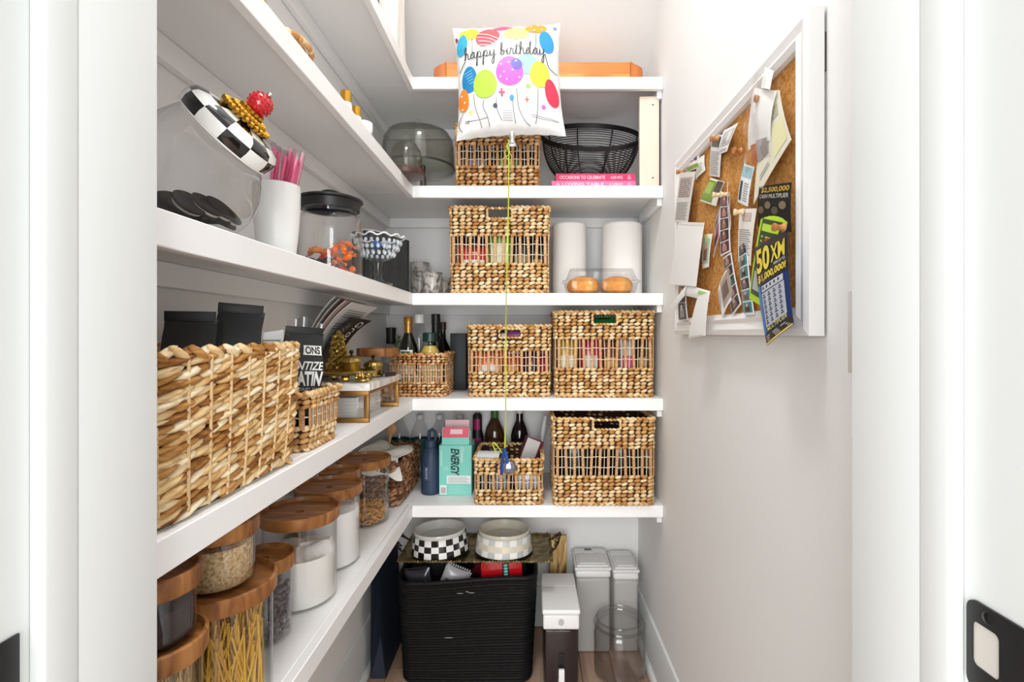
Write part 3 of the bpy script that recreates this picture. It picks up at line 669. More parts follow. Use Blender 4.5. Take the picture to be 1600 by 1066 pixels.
# ---- S2: cake stand with dome, cloche, books, wire bowl, birch board
cs = thing('cake_stand', 'glass cake stand with a smoky domed lid in the shelf corner', 'cake stand', (X(654, 1.95), 1.95, SZ[2]))
obj('pedestal', MB().lathe([(0, 0), (.062, 0), (.064, .004), (.03, .016), (.016, .04), (.014, .075), (.03, .098), (0, .1)], 32), GLASS, cs)
obj('plate', MB().lathe([(0, .1005), (.132, .106), (.140, .112), (.140, .117), (.134, .112), (0, .107)], 48), GLASS_G, cs)
dm = obj('dome', MB().lathe([(.136, .118), (.1345, .19), (.130, .225), (.115, .250), (.08, .264), (.04, .268), (0, .269), (0, .266), (.04, .265), (.078, .261), (.112, .247), (.127, .223), (.1315, .19), (.133, .118)], 56, closed=False), GLASS_G, cs)
obj('dome_rim', MB().lathe([(.133, .1175), (.1375, .1175), (.138, .121), (.1375, .1245), (.133, .1245)], 56, closed=True), mat('#39413c', .15, coat=.5), dm)
obj('knob', MB().lathe([(.006, .2695), (.007, .275), (.0155, .285), (.017, .292), (.013, .302), (0, .305)], 24), GLASS, dm)
wbt = thing('white_bottle', 'slender white bottle seen through the glass cake dome', 'bottle', (X(652, 2.10), 2.125, SZ[2]))
obj('bottle_body', MB().lathe([(0, 0), (.036, 0), (.038, .01), (.036, .10), (.022, .17), (.0165, .20), (.015, .275), (0, .275)], 28), WHITEGLOSS, wbt); obj('stopper', MB().lathe([(0, .2755), (.0165, .2755), (.0165, .29), (0, .292)], 20), WHITE, wbt)
cc = thing('glass_cloche', 'small clear glass cloche on a dark wooden base before the cake dome', 'cloche', (X(634, 1.66), 1.66, SZ[2]))
obj('base', MB().lathe([(0, 0), (.058, 0), (.060, .004), (.060, .016), (.056, .02), (0, .02)], 36), noisemat('walnut2', [(.3, '#3a2018'), (.7, '#5a3628')], (20, 40, 20), 4, .4), cc)
bd = obj('bell', MB().lathe([(.052, .0205), (.0515, .06), (.047, .085), (.034, .104), (.015, .112), (0, .113), (0, .111), (.015, .110), (.032, .102), (.045, .083), (.0495, .06), (.05, .0205)], 40), GLASS_G, cc)
obj('bell_knob', MB().lathe([(.004, .1135), (.0105, .12), (.0115, .126), (.007, .133), (0, .134)], 20), GLASS, bd)
sk_ = thing('wine_stopper', 'slim dark metal bottle stopper standing beside the glass cloche', 'stopper', (X(661, 1.80), 1.80, SZ[2]))
obj('cone', MB().lathe([(0, 0), (.012, 0), (.010, .03), (.007, .06), (0, .06)], 16), mat('#5a5855', .25, .8), sk_); obj('cap', MB().lathe([(.0055, .0603), (.009, .066), (.009, .08), (.006, .083), (0, .083)], 16), mat('#2f2f2e', .3, .6), sk_)
bk = thing('book', 'dark pink hardback lying on top under the black wire bowl', 'book', (X(930.5, 1.795), 1.795, SZ[2]+.0245), group='pink books on the cake dome shelf')
bk2 = thing('book', 'light pink hardback lying underneath the darker pink one', 'book', (X(927.5, 1.785), 1.785, SZ[2]), group='pink books on the cake dome shelf')
for b, w_, h_, c, txt, t2 in ((bk, .279, .0275, '#c9285c', 'OCCASIONS TO CELEBRATE', 'ALEX HITZ'), (bk2, .293, .0235, '#e06f9c', 'A LOVING TABLE', 'K LERUM')):
    obj('cover', MB().box(-w_/2, w_/2, 0, .215, 0, .0025).box(-w_/2, w_/2, 0, .215, h_-.0025, h_).box(-w_/2, w_/2, 0, .003, .0026, h_-.0026), mat(c, .45), b)
    obj('pages', MB().box(-w_/2+.004, w_/2-.004, .0035, .21, .003, h_-.003), PAPER, b)
    f = plane(-w_/2, w_/2, 0, h_); lettering(txt, f, .05, .62, .3, .72, mat('#f6e3ea', .5), b); lettering(t2, f, .69, .84, .34, .68, mat('#f6e3ea', .5), b); lettering('&', f, .90, .95, .25, .8, mat('#f2a9c2', .5), b)
wbw = thing('wire_bowl', 'black wire fruit bowl tilted forward on the pink books', 'bowl', (X(925, 1.90), 1.935, 1.982), rot=(R(34), 0, 0))
RB = .183; BD = .165
def wprof(t): return (.062+(RB-.062)*math.sin(t*math.pi/2)**.9, -BD*math.cos(t*math.pi/2)**1.15)
mb = MB(); 
for i in range(26):
    r_, z_ = wprof((i+.2)/26.5); mb.tube([(r_*math.cos(2*math.pi*k/48), r_*math.sin(2*math.pi*k/48), z_) for k in range(48)], .0018, 5, closed=True)
stuff(obj('ring_wires', mb, BLACK, wbw))
for k in range(8):
    a = 2*math.pi*(k+.25)/8; obj('rib', MB().tube([((wprof(t/10)[0]+.002)*math.cos(a), (wprof(t/10)[0]+.002)*math.sin(a), wprof(t/10)[1]) for t in range(11)], .003, 6), BLACK, wbw)
obj('rim', MB().lathe([(RB-.001, -.004), (RB+.004, -.004), (RB+.005, .014), (RB+.001, .014)], 64, closed=True), BLACK, wbw)
obj('bottom_ring', MB().tube([(.062*math.cos(2*math.pi*k/40), .062*math.sin(2*math.pi*k/40), -BD) for k in range(40)], .004, 6, closed=True), BLACK, wbw)
BIRCH = noisemat('birch', [(.2, '#d8c3ae'), (.6, '#e8d8c6'), (1, '#f0e4d6')], (14, 14, 2.5), 5, .55, .7)
bb_ = thing('birch_board', 'pale birch board with two screws standing at the right wall', 'board', (X(1013.5, 1.80), 1.788, SZ[2]), rz=R(-1))
hb = Z(151, 1.79)-SZ[2]; obj('board', MB().box(-.034, .034, 0, .022, 0, hb), BIRCH, bb_, bevel=.0015)
for zz in (.035, hb-.03): obj('screw', MB().lathe([(0, .0012), (.0028, .0009), (.0032, 0)], 10, Matrix.Translation((.012, -.0002, zz)) @ Matrix.Rotation(R(90), 4, 'X')), mat('#6a6055', .3, .8), bb_)
obj('edge_strip', MB().box(.0343, .0372, .004, .022, 0, hb), mat('#2a2622', .7), bb_)
# gold and white bits peeking over the edge of the left run
for i, (px, yy, hh_, rr_, lab) in enumerate(((541, 1.20, .058, .013, 'gold-capped white shaker peeking over the upper left shelf, taller'), (550, 1.27, .052, .0125, 'gold-capped white shaker peeking over the upper left shelf, shorter'))):
    t = thing('salt_shaker', lab, 'shaker', (XE-.028, yy, SZ[2]), group='gold-capped shakers')
    obj('shaker_body', MB().lathe([(0, 0), (rr_, 0), (rr_*1.15, .012), (rr_, hh_*.55), (0, hh_*.56)], 20), WHITEGLOSS, t); obj('gold_cap', MB().lathe([(rr_*.95, hh_*.565), (rr_*.95, hh_), (rr_*.8, hh_+.002), (0, hh_+.002)], 20), GOLD, t)
t = thing('white_ramekin', 'small white dish beside the gold-capped shakers', 'dish', (XE-.028, 1.325, SZ[2])); obj('dish_body', MB().lathe([(0, 0), (.018, 0), (.024, .018), (.024, .036), (.021, .036), (.020, .01), (0, .008)], 24), WHITEGLOSS, t)
t = thing('woven_trivet', 'flat coiled rattan trivet edge showing above the upper left shelf', 'trivet', (XE-.085, .945, SZ[2]))
for k in range(6):
    mb = MB(); n = 20+k*8; rr_ = .016+k*.0125
    for i in range(n):
        a = 2*math.pi*i/n; mb.ball((rr_*math.cos(a), rr_*math.sin(a), .0075+k*.0032), .0085, .0062, .0058, Matrix.Rotation(a+math.pi/2, 3, 'Z') @ Matrix.Rotation(R(20), 3, 'Y'))
    obj('rattan_coil', mb, SEAGRASS_R, t, angle=180)
t = thing('gold_bell', 'small gold bell near the left end of the upper left shelf', 'bell', (XE-.022, .80, SZ[2]))
obj('bell_body', MB().lathe([(.017, 0), (.015, .006), (.011, .02), (.007, .027), (0, .028)], 24), GOLD, t); obj('bell_handle', MB().tube([(-.005, 0, .026), (-.005, 0, .036), (0, 0, .040), (.005, 0, .036), (.005, 0, .026)], .0018, 6), GOLD, t)
# ================================================================ SHELF 3 (back): towels, rolls; (left): jars and cups
TOWEL = mat('#efece7', .95, spec=.05, bump=.8, bscale=120)
def towel(label, px, yy, r, ztop):
    t = thing('paper_towel_roll', label, 'paper towels', (X(px, yy), yy, SZ[3]), group='paper towel rolls'); h_ = ztop-SZ[3]
    obj('paper', MB().lathe([(.022, 0), (r-.004, 0), (r, .004), (r, h_-.006), (r-.006, h_), (.022, h_), (.022, 0)], 56, wob=lambda a: 1+.006*math.sin(2*a)), TOWEL, t)
    obj('core', MB().lathe([(.0195, .001), (.0215, .001), (.0215, h_-.001), (.0195, h_-.001)], 24, closed=True), mat('#b99a74', .9), t)
    f = lambda u, v: Vector(((r+.0012)*math.cos(-1.2+.5*u), (r+.0012)*math.sin(-1.2+.5*u), .003+(h_-.008)*v)); obj('loose_sheet', MB().grid(f, 8, 2, .0008), TOWEL, t)
towel('paper towel roll standing next to the slotted straw basket', 889.5, 2.02, .068, Z(350, 2.0)); towel('paper towel roll standing near the right wall', 971.5, 1.99, .0775, Z(348, 1.95))
cb = thing('muffin_clamshell', 'clear plastic clamshell pack before the paper towel rolls', 'food container', (X(941, 1.80), 1.849, SZ[3]))
def clam(z0, z1, k0, k1, w_=.262, d_=.116, r=.02, th=.0015):
    mb = MB(); f, T = rrect(w_, d_, r); n = 72; rows = 4; vs_ = []
    for q in range(rows+1):
        z = z0+(z1-z0)*q/rows; k = k0+(k1-k0)*(q/rows)**.6
        for i in range(n): x, y, a = f(i/n); g = 1+.012*math.sin(i*math.pi/3); vs_.append((x*k*g, y*k*g, z))
    fs = [(q*n+i, q*n+(i+1) % n, (q+1)*n+(i+1) % n, (q+1)*n+i) for q in range(rows) for i in range(n)]
    fs.append(tuple((0 if k0 < k1 else rows*n)+i for i in range(n))); return mb.add(vs_, fs)
obj('tray', clam(0, .044, .86, .98), PLASTIC, cb); obj('lid', clam(.0485, .090, .98, .84), PLASTIC, cb)
f, T = rrect(.272, .120, .02); obj('flange', MB().tube([(*f(i/80)[:2], .0463) for i in range(80)], .0022, 6, closed=True), PLASTIC, cb)
BUN = noisemat('baked_crust', [(.3, '#c46f22'), (.55, '#e09a45'), (.8, '#efc07c')], (25, 25, 25), 5, .6)
for dx, lab in ((-.062, 'golden bread roll on the left in the clear clamshell'), (.058, 'golden bread roll on the right in the clear clamshell')):
    t = thing('bread_roll', lab, 'bread', (cb.location.x+dx, 1.845, SZ[3]+.0025), group='bread rolls in the clamshell')
    obj('crust', MB().lathe([(0, 0), (.042, .001), (.052, .009), (.056, .026), (.052, .044), (.040, .056), (.02, .062), (0, .060)], 48, wob=lambda a: 1+.045*abs(math.sin(2.5*a+dx*40))+.015*math.sin(7*a)), BUN, t)
    obj('base_crumb', MB().lathe([(.0, -.0006), (.030, -.0006), (.0335, .0008)], 24), mat('#e9cf9f', .8), t)
# marble cups in the corner
for lab, px, yy, r, h_ in (('tall grey marbled tumbler beside the black fluted bin', 656, 2.10, .040, .150), ('squat grey marbled cup between the tumbler and straw basket', 675.5, 1.95, .0385, .092), ('grey marbled cup half hidden behind the straw basket corner', 694, 2.09, .036, .084)):
    t = thing('marbled_cup', lab, 'cup', (X(px, yy), yy, SZ[3]), group='grey marbled cups')
    obj('cup_body', MB().lathe([(0, 0), (r*.82, 0), (r*.86, .004), (r, h_-.002), (r*.97, h_), (r*.94, h_-.003), (r*.8, .008), (0, .007)], 36), MARBLE_D, t)
    obj('foot_ring', MB().lathe([(r*.80, -.0), (r*.84, .0), (r*.885, .006), (r*.88, .007)], 36, closed=False), MARBLE_D, t)
# fluted black bin: face turned to the aisle
A_, B_ = Vector((-.497, 1.585)), Vector((-.413, 1.785)); d2 = (B_-A_); Lw = d2.length; ang = math.atan2(d2.y, d2.x)
fb_ = thing('fluted_bin', 'matt black bin with vertical flutes at the shelf corner', 'bin', (((A_+B_)/2).x-math.sin(ang)*.043, ((A_+B_)/2).y+math.cos(ang)*.043, SZ[3]), rz=ang)
f, T = rrect(Lw, .084, .028); n = 220; prof = []
H_ = .182
def fl_(s): x, y, a = f(s); g = .0022*abs(math.sin(s*math.pi*58)); return x+math.sin(a)*g, y-math.cos(a)*g
vs_ = [(*fl_(i/n), z) for z in (0, H_) for i in range(n)]; vs_ += [(*[q*.955 for q in f(i/n)[:2]], z) for z in (H_, .01) for i in range(n)]
fs = [(q*n+i, q*n+(i+1) % n, (q+1)*n+(i+1) % n, (q+1)*n+i) for q in range(3) for i in range(n)]+[tuple(range(n)), tuple(range(3*n, 4*n))]
obj('bin_body', MB().add(vs_, fs), mat('#26292a', .5), fb_, angle=25)
f3, T = rrect(Lw*.965, .078, .026); obj('pale_liner_edge', MB().tube([(*f3(i/80)[:2], H_+.0028) for i in range(80)], .0026, 6, closed=True), mat('#d9d7d2', .5), fb_)
# crystal compote
cp = thing('crystal_compote', 'cut crystal footed bowl with scalloped rim beside the candy jar', 'bowl', (-.434, 1.458, SZ[3]))
CRY = glass('crystal', '#eef1f2', '#8a9096', 1.0, .06)
wv = lambda a: 1+.045*math.cos(12*a)
mb = MB(); vs_ = []; n = 96; P = [(.012, .066), (.034, .074), (.052, .094), (.062, .116), (.070, .133)]
for i in range(n):
    a = 2*math.pi*i/n
    for q, (r, z) in enumerate(P): k = 1+.02*q*math.cos(12*a)+(.03*math.cos(48*a) if q in (1, 2, 3) else 0); vs_.append((r*k*math.cos(a), r*k*math.sin(a), z+(.006*math.cos(12*a) if q == 4 else 0)))
m_ = len(P); mb.add(vs_, [(i*m_+q, ((i+1) % n)*m_+q, ((i+1) % n)*m_+q+1, i*m_+q+1) for i in range(n) for q in range(m_-1)]); obj('bowl', mb, CRY, cp, angle=10)
mb = MB(); mb.tube([(.072*(1+.03*math.cos(12*2*math.pi*i/n))*math.cos(2*math.pi*i/n), .072*(1+.03*math.cos(12*2*math.pi*i/n))*math.sin(2*math.pi*i/n), .134+.0035*math.cos(12*2*math.pi*i/n)) for i in range(n)], .0024, 6, closed=True); obj('scalloped_rim', mb, mat('#e6ebee', .1, coat=.5), cp)
mb = MB()
for r, z, q in ((.045, .086, 18), (.056, .103, 22), (.0625, .119, 24)):
    for i in range(q): a = 2*math.pi*(i+.5*(q % 4 > 0))/q; mb.ball((r*math.cos(a), r*math.sin(a), z), .0048, .0048, .007, seg=5, rings=2)
stuff(obj('cut_facets', mb, mat('#dfe5ea', .12, coat=.6), cp, smooth=False))
obj('stem', MB().lathe([(0, 0), (.040, 0), (.041, .004), (.016, .012), (.009, .022), (.013, .032), (.009, .044), (.013, .062), (.012, .066), (0, .066)], 24), CRY, cp)
t = thing('wrapped_mint', 'blue and white wrapped sweet in the crystal bowl', 'sweet', (cp.location.x+.0, 1.44, SZ[3]+.0985)); obj('wrapper', MB().ball((0, 0, .012), .017, .012, .012, seg=10, rings=5), mat('#2d5fa8', .3), t); obj('twist_end', MB().lathe([(.003, 0), (.012, .014), (0, .006)], 10, Matrix.Translation((.016, 0, .012)) @ Matrix.Rotation(R(90), 4, 'Y')), mat('#dfe3ea', .3), t)
# candy jar with black lid
cj = thing('candy_jar', 'clear glass candy jar with black knobbed lid', 'jar', (-.497, 1.27, SZ[3])); JR = .077; JH = .160
obj('glass_body', MB().lathe([(0, .001), (JR-.008, .001), (JR, .008), (JR, JH-.025), (JR-.004, JH-.010), (JR-.014, JH-.002), (JR-.014, JH+.006), (JR-.017, JH+.006), (JR-.017, JH-.003), (JR-.007, JH-.012), (JR-.003, JH-.026), (JR-.003, .009), (JR-.01, .005), (0, .005)], 48), GLASS, cj)
ld_ = obj('lid', MB().lathe([(JR-.018, JH+.0065), (JR-.007, JH+.0065), (JR-.005, JH+.026), (JR+.001, JH+.0285), (JR+.001, JH+.0325), (JR-.01, JH+.037), (.02, JH+.0385), (0, JH+.0385)], 48), mat('#17181a', .4), cj)
obj('knob', MB().lathe([(.008, JH+.039), (.007, JH+.044), (.014, JH+.047), (.021, JH+.0505), (.021, JH+.0525), (.012, JH+.056), (0, JH+.0565)], 28), mat('#17181a', .35), ld_)
cols = ['#f0701c']*15+['#e8832a']*4+['#c92a2a']*6+['#241d20']*5+['#e88f96']*3
cn = {'#f0701c': 'orange', '#e8832a': 'light orange', '#c92a2a': 'red', '#241d20': 'black', '#e88f96': 'pink'}
csrc = {}
lay = []
for i in range(33):
    k = i // 12; a = i*2.4; rr_ = (.052 if i % 3 else .022)*(1-.08*k); lay.append((rr_*math.cos(a), rr_*math.sin(a), .012+k*.0155))
# orange pile up on the far-right side, red and black to the left front
lay.sort(key=lambda p: -(p[0]*.6+p[1]*.8)-p[2]*2)
for (dx, dy, dz), c in zip(lay, cols):
    hz = dz*1.65-.0085+max(0, (dx*.6+dy*.8))*(.25 if dz < .02 else .6)
    o = thing('wrapped_candy', 'small %s twist-wrapped candy heaped in the black-lidded candy jar' % cn[c], 'candy', (cj.location.x+dx, cj.location.y+dy, SZ[3]+hz), rot=(random.uniform(-.7, .7), random.uniform(-.7, .7), random.uniform(0, 6)), group='%s candies in the glass jar' % cn[c])
    if c not in csrc:
        a = obj('wrapper', MB().ball((0, 0, 0), .013, .0085, .0075, seg=8, rings=4), mat(c, .3, coat=.3), o, angle=20)
        b = obj('twisted_ends', MB().add([(.011, 0, 0), (.022, .008, .004), (.023, 0, -.003), (.021, -.008, .004), (-.011, 0, 0), (-.022, .008, -.004), (-.023, 0, .004), (-.021, -.008, -.003)], [(0, 1, 2), (0, 2, 3), (4, 6, 5), (4, 7, 6)]), mat(c, .3, coat=.3), o, smooth=False); csrc[c] = (a, b)
    else:
        share('wrapper', csrc[c][0], o, (0, 0, 0)); share('twisted_ends', csrc[c][1], o, (0, 0, 0))
t = thing('chocolate_square', 'dark square chocolate standing among the wrapped candies', 'candy', (cj.location.x-.012, cj.location.y-.02, SZ[3]+.036), rot=(R(70), R(45), R(30))); obj('square', MB().box(-.013, .013, -.013, .013, -.003, .003), mat('#3a4149', .35), t, bevel=.0015); obj('foil_edge', MB().box(-.0135, .0135, .0132, .0142, -.0025, .0025), mat('#5d666e', .3, .6), t)
# white cup with pink straws
wc = thing('white_tumbler', 'white ceramic tumbler holding pink wrapped straws', 'cup', (-.498, 1.005, SZ[3])); CH = .152
obj('cup_body', MB().lathe([(0, 0), (.030, 0), (.033, .004), (.0385, .05), (.0425, .10), (.0432, CH-.004), (.0422, CH), (.0404, CH-.002), (.0395, .10), (.034, .04), (.028, .008), (0, .007)], 40), mat('#efeeeb', .3), wc)
obj('foot', MB().lathe([(0.0305, 0), (.0325, .0), (.0338, .004), (.0335, .005)], 40), mat('#dddbd6', .4), wc)
tops = [(428, 222), (437, 229), (448, 235), (455, 228), (463, 234), (470, 240), (488, 238), (495, 250), (444, 240)]
for i, (px, py) in enumerate(tops):
    yy = 1.005+.014*math.sin(i*2.3); tp = Vector((X(px, yy), yy, Z(py, yy))); bt = Vector((-.512+(-.006+.003*i), 1.005+.012*math.cos(i*2.1), SZ[3]+.012))
    o = thing('straw', ['pink straw in clear wrapper leaning in the white tumbler, %s' % q for q in ('leftmost', 'second from the left', 'third from the left', 'tallest in the middle', 'middle one', 'just right of the middle', 'second from the right', 'rightmost', 'short one in front')][i], 'straw', bt, group='pink wrapped straws')
    kz = (SZ[3]+CH-bt.z)/(tp.z-bt.z); rim = bt.lerp(tp, kz)-Vector((-.498, 1.005, 0)); rl = math.hypot(rim.x, rim.y)
    if rl > .033: tp = bt+(Vector((-.498+rim.x*.033/rl, 1.005+rim.y*.033/rl, SZ[3]+CH))-bt)/kz
    d = tp-bt; L = d.length; q = d.to_track_quat('Z', 'Y'); o.rotation_euler = q.to_euler()
    obj('straw_tube', MB().lathe([(.0035, 0), (.0035, L-.012)], 12).lathe([(0, L-.012), (.0035, L-.012)], 12), mat('#ee7ba3' if i not in (6,) else '#f3b6cf', .35), o)
    obj('wrapper', MB().lathe([(.0052, .002), (.0054, L-.008), (.005, L)], 10, wob=lambda a: 1+.12*math.cos(2*a)), glass('wrapper_film%d' % i, '#fbe9ef', '#e9cfd8', .8, .1) if i == 0 else bpy.data.materials['wrapper_film0'], o)
# slant-mouth cookie jar with checkered lid
jc = Vector((-.508, .745, SZ[3])); ck = thing('cookie_jar', 'big glass cookie jar with slanted mouth and checkered lid', 'jar', jc)
AX = Vector((math.sin(R(47)), 0, math.cos(R(47)))); Mt = Matrix.Rotation(R(47), 4, 'Y')
def jarf(u, v):
    """faceted globe standing on the shelf whose top is drawn out into a slanted neck"""
    a = 2*math.pi*u; th = math.pi*(1-v*.80)
    fac = 1-.03*(abs(math.cos(3*a)))
    p = Vector((.101*math.sin(th)*math.cos(a)*fac, .118*math.sin(th)*math.sin(a)*fac, -.098*math.cos(th)*-1))
    z = p.z
    if z < -.088: p = Vector((p.x, p.y, -.088))
    k = max(0, (v-.45)/.55); k = k*k*(3-2*k)
    q = Mt.to_3x3() @ Vector((.064*math.cos(a), .064*math.sin(a), .082))
    return p.lerp(q, k)+Vector((0, 0, .0895))
mb = MB(); mb.grid(jarf, 48, 30); obj('glass_body', mb, GLASS_J, ck, angle=25)
CHW, CHB = mat('#f2f1ec', .12, coat=.6), mat('#0b0b0d', .1, coat=.6)
Mn = Matrix.Translation(Vector((0, 0, .0895))+AX*.083) @ Mt
lid = obj('lid_base', MB().lathe([(.0, .001), (.066, .001), (.070, .003), (.070, .005), (0, .005)], 48, Mn), CHW, ck)
rings = [((.070, .0052), (.0715, .015), (.070, .024)), ((.070, .024), (.065, .0315), (.051, .0365)), ((.051, .0365), (.036, .0395), (.022, .041))]
for q, pr_ in enumerate(rings):
    for s in range(12):
        mb = MB(); a0 = 2*math.pi*s/12+q*.0; n = 4; vs_ = []
        for i in range(n+1):
            a = a0+2*math.pi/12*i/n
            for r, z in pr_: vs_.append(Mn @ Vector((r*math.cos(a), r*math.sin(a), z)))
        m_ = len(pr_); mb.add(vs_, [(i*m_+k, (i+1)*m_+k, (i+1)*m_+k+1, i*m_+k+1) for i in range(n) for k in range(m_-1)]); obj('check', mb, CHW if (s+q) % 2 else CHB, lid)
mb = MB()
for i in range(26):
    a = 2*math.pi*i/26
    for r, z, k in ((.034, .0455, .0058), (.024, .050, .006), (.014, .057, .006)): 
        if i % 2 == 0 or r > .02: mb.ball(Mn @ Vector((r*math.cos(a+r*30), r*math.sin(a+r*30), z)), k, k*.7, k*.8, seg=6, rings=3)
stuff(obj('gold_leaf_collar', mb, GOLD, ck)); obj('collar_core', MB().lathe([(.030, .0432), (.018, .052), (.009, .064), (0, .064)], 20, Mn), GOLD, ck)
kc = Mn @ Vector((0, 0, .0735)); obj('red_knob', MB().ball(kc, .0165, seg=24, rings=12), mat('#b5121f', .2, coat=.6), ck)
mb = MB()
for i in range(90):
    z = 1-2*(i+.5)/90; a = i*2.39996; r = math.sqrt(1-z*z); mb.ball(kc+Vector((r*math.cos(a), r*math.sin(a), z))*.0162, .0021, seg=5, rings=2)
stuff(obj('knob_beads', mb, mat('#c01525', .2, coat=.6), ck)); obj('silver_tip', MB().ball(kc+AX*.019, .0042, seg=12, rings=6), mat('#cfcac0', .2, 1), ck)
CK = noisemat('dark_cookie', [(.3, '#1a1413'), (.7, '#322824')], (140, 140, 140), 5, .85, spec=.2)
cks = [(-.05, -.05, .022, 62, 10), (-.02, -.075, .02, 80, 5), (.0, -.04, .02, 75, 30), (.03, -.03, .024, 60, 70), (.045, -.005, .026, 55, 80), (.052, .02, .026, 58, 85), (.05, .045, .024, 60, 95), (.02, .04, .02, 20, 20), (-.02, .03, .022, 15, 50), (-.04, .0, .02, 12, 10), (.015, .0, .034, 18, 70), (.03, .07, .022, 30, 100), (-.035, -.045, -.008, 0, 0), (.03, -.045, -.008, 0, 20), (-.045, .025, -.008, 0, 40), (.02, .015, -.008, 0, 60), (.0, .075, -.008, 0, 10)]
src = None
for i, (dx, dy, dz, tl, rz_) in enumerate(cks):
    o = thing('cookie', 'dark chocolate sandwich cookie lying in the slant-mouth cookie jar', 'cookie', jc+Vector((dx*.85, dy*.8, dz+.019)), rot=(R(tl)*.8, 0, R(rz_)), group='chocolate cookies in the glass jar')
    if not src:
        src = (obj('wafer', MB().lathe([(0, .002), (.021, .002), (.023, .004), (.023, .007), (.020, .0085), (0, .008)], 24, wob=lambda a: 1+.015*math.cos(24*a)), CK, o), obj('cream', MB().lathe([(0, -.002), (.020, -.002), (.020, .002), (0, .002)], 20), mat('#cfc4b4', .7), o))
        src += (obj('wafer', MB().lathe([(0, -.002), (.021, -.002), (.023, -.004), (.023, -.007), (.020, -.0085), (0, -.008)], 24), CK, o),)
    else:
        share('wafer', src[0], o, (0, 0, 0)); share('cream', src[1], o, (0, 0, 0)); share('wafer', src[2], o, (0, 0, 0))
# ================================================================ SHELF 4, LEFT RUN
# ---- biggest basket: thick water-hyacinth strands, each row a strand of its own
def strand_basket(label, x0, x1, y0, y1, z0, h, rows, pitch, m, k0=.90, th=.010, group=None, stake=True, curve=1.0, slant=22, r=.04):
    t = thing('wicker_basket', label, 'basket', ((x0+x1)/2, (y0+y1)/2, z0), group=group)
    w_, d_ = x1-x0-2*th, y1-y0-2*th; rh = (h-.012)/rows
    k = lambda z: k0+(1-k0)*min(1, (z/h)**.55*curve)
    for q in range(rows):
        mb = MB(); sh = q*.37
        for sg in (-1, 1):   # two strands twisted round each other
            weave(mb, w_, d_, .006+q*rh+sg*rh*.10, .006+(q+1)*rh+sg*rh*.10, 1, pitch, k, None, r, th*.9, slant, .15, .60, .40, stag=0, ph=sh+(.5 if sg > 0 else 0)+random.randint(0, 40))
        obj('woven_strand', mb, m, t, angle=180)
    f, T = rrect(w_, d_, r); n = round(T/.045)
    if stake:
        src = None
        for i in range(n):
            pts = []
            for q in range(rows*2+1):
                z = .006+(h-.014)*q/(rows*2); x, y, a = f((i+.3)/n); kk = k(z); o = th*.62
                pts.append((x*kk+math.sin(a)*o, y*kk-math.cos(a)*o, z))
            obj('stake', MB().tube(pts, .0022, 5), mat('#d9b988', .6), t)
    mb = MB(); braid(mb, w_, d_, h-.004, .034, th*.72, k=1, r=r); obj('braided_rim', mb, m, t, angle=180)
    mb = MB(); shell(mb, w_, d_, .006, h-.008, k, r=r, inset=.003); obj('dark_backing', mb, SHADE_BROWN, t, smooth=False)  # dark sheet coloured as the shade between the strands
    obj('basket_floor', MB().prism([(f(i/40)[0]*k0, f(i/40)[1]*k0) for i in range(40)], .004, .009), SHADE_BROWN, t, smooth=False)
    return t
big = strand_basket('biggest basket, thick chunky straw weave, at the left end of its shelf', -.606, -.402, .535, .935, SZ[4], Z(541, .80)-SZ[4], 15, .050, HYACINTH, k0=.88, slant=13)
# smaller straw basket behind it, flared, with a row of open slots
sbk = basket('low flared straw basket behind the biggest one, holding a black bag', -.175/2, .175/2, 0, .185, 0, .118, (.050, .082), None, pitch=.019, rowh=.0105, k0=.86, wires=1, group='straw baskets on the left shelf')
sbk.location = (-.499, 1.037, SZ[4]); sbk.rotation_euler = (0, 0, R(90))
def gusset_bag(name, label, loc, w_, d_, h_, col, rz=0, tilt=(0, 0), rough=.45, sag=.2, fold=True):
    t = thing(name, label, 'bag', loc, rot=(R(tilt[0]), R(tilt[1]), R(rz)))
    def f(u, v):
        a = u*4; i = int(a) % 4; s = a-int(a) if u < 1 else 1
        if u >= 1: i = 3
        c = [(-1, -1), (1, -1), (1, 1), (-1, 1), (-1, -1)]; x = c[i][0]+(c[i+1][0]-c[i][0])*s; y = c[i][1]+(c[i+1][1]-c[i][1])*s
        top = max(0, (v-.55)/.45); dd = 1-.86*top**1.2
        blg = 1+.10*math.sin(math.pi*min(1, v*1.25))*(1-abs(x*y))
        g = 1-.18*top*(1 if i in (1, 3) else 0)*math.sin(math.pi*s)
        return Vector((x*w_/2*blg*g+.002*math.sin(v*17+x*3), y*d_/2*dd*blg+.002*math.sin(v*13+y*5), h_*v))
    mb = MB(); mb.grid(f, 24, 18); mb.add([f(i/24, 0) for i in range(24)], [tuple(range(24))]); obj('bag_body', mb, mat(col, rough, bump=.3, bscale=40), t, angle=60)
    obj('top_seal', MB().box(-w_/2*.97, w_/2*.97, -.003, .003, h_*.985, h_+.012), mat(col, rough), t, bevel=.001)
    return t, (lambda u, v: f(u*.25, v))
gusset_bag('coffee_bag', 'black bag with a squarish top standing in the biggest basket, nearer the door', (-.515, .776, SZ[4]+.012), .068, .050, .235, '#0d0d0e', rz=32)
gusset_bag('coffee_bag', 'black bag with a slanted top standing in the biggest basket, taller one', (-.510, .866, SZ[4]+.012), .070, .050, .252, '#0b0b0c', rz=30, tilt=(0, 4))
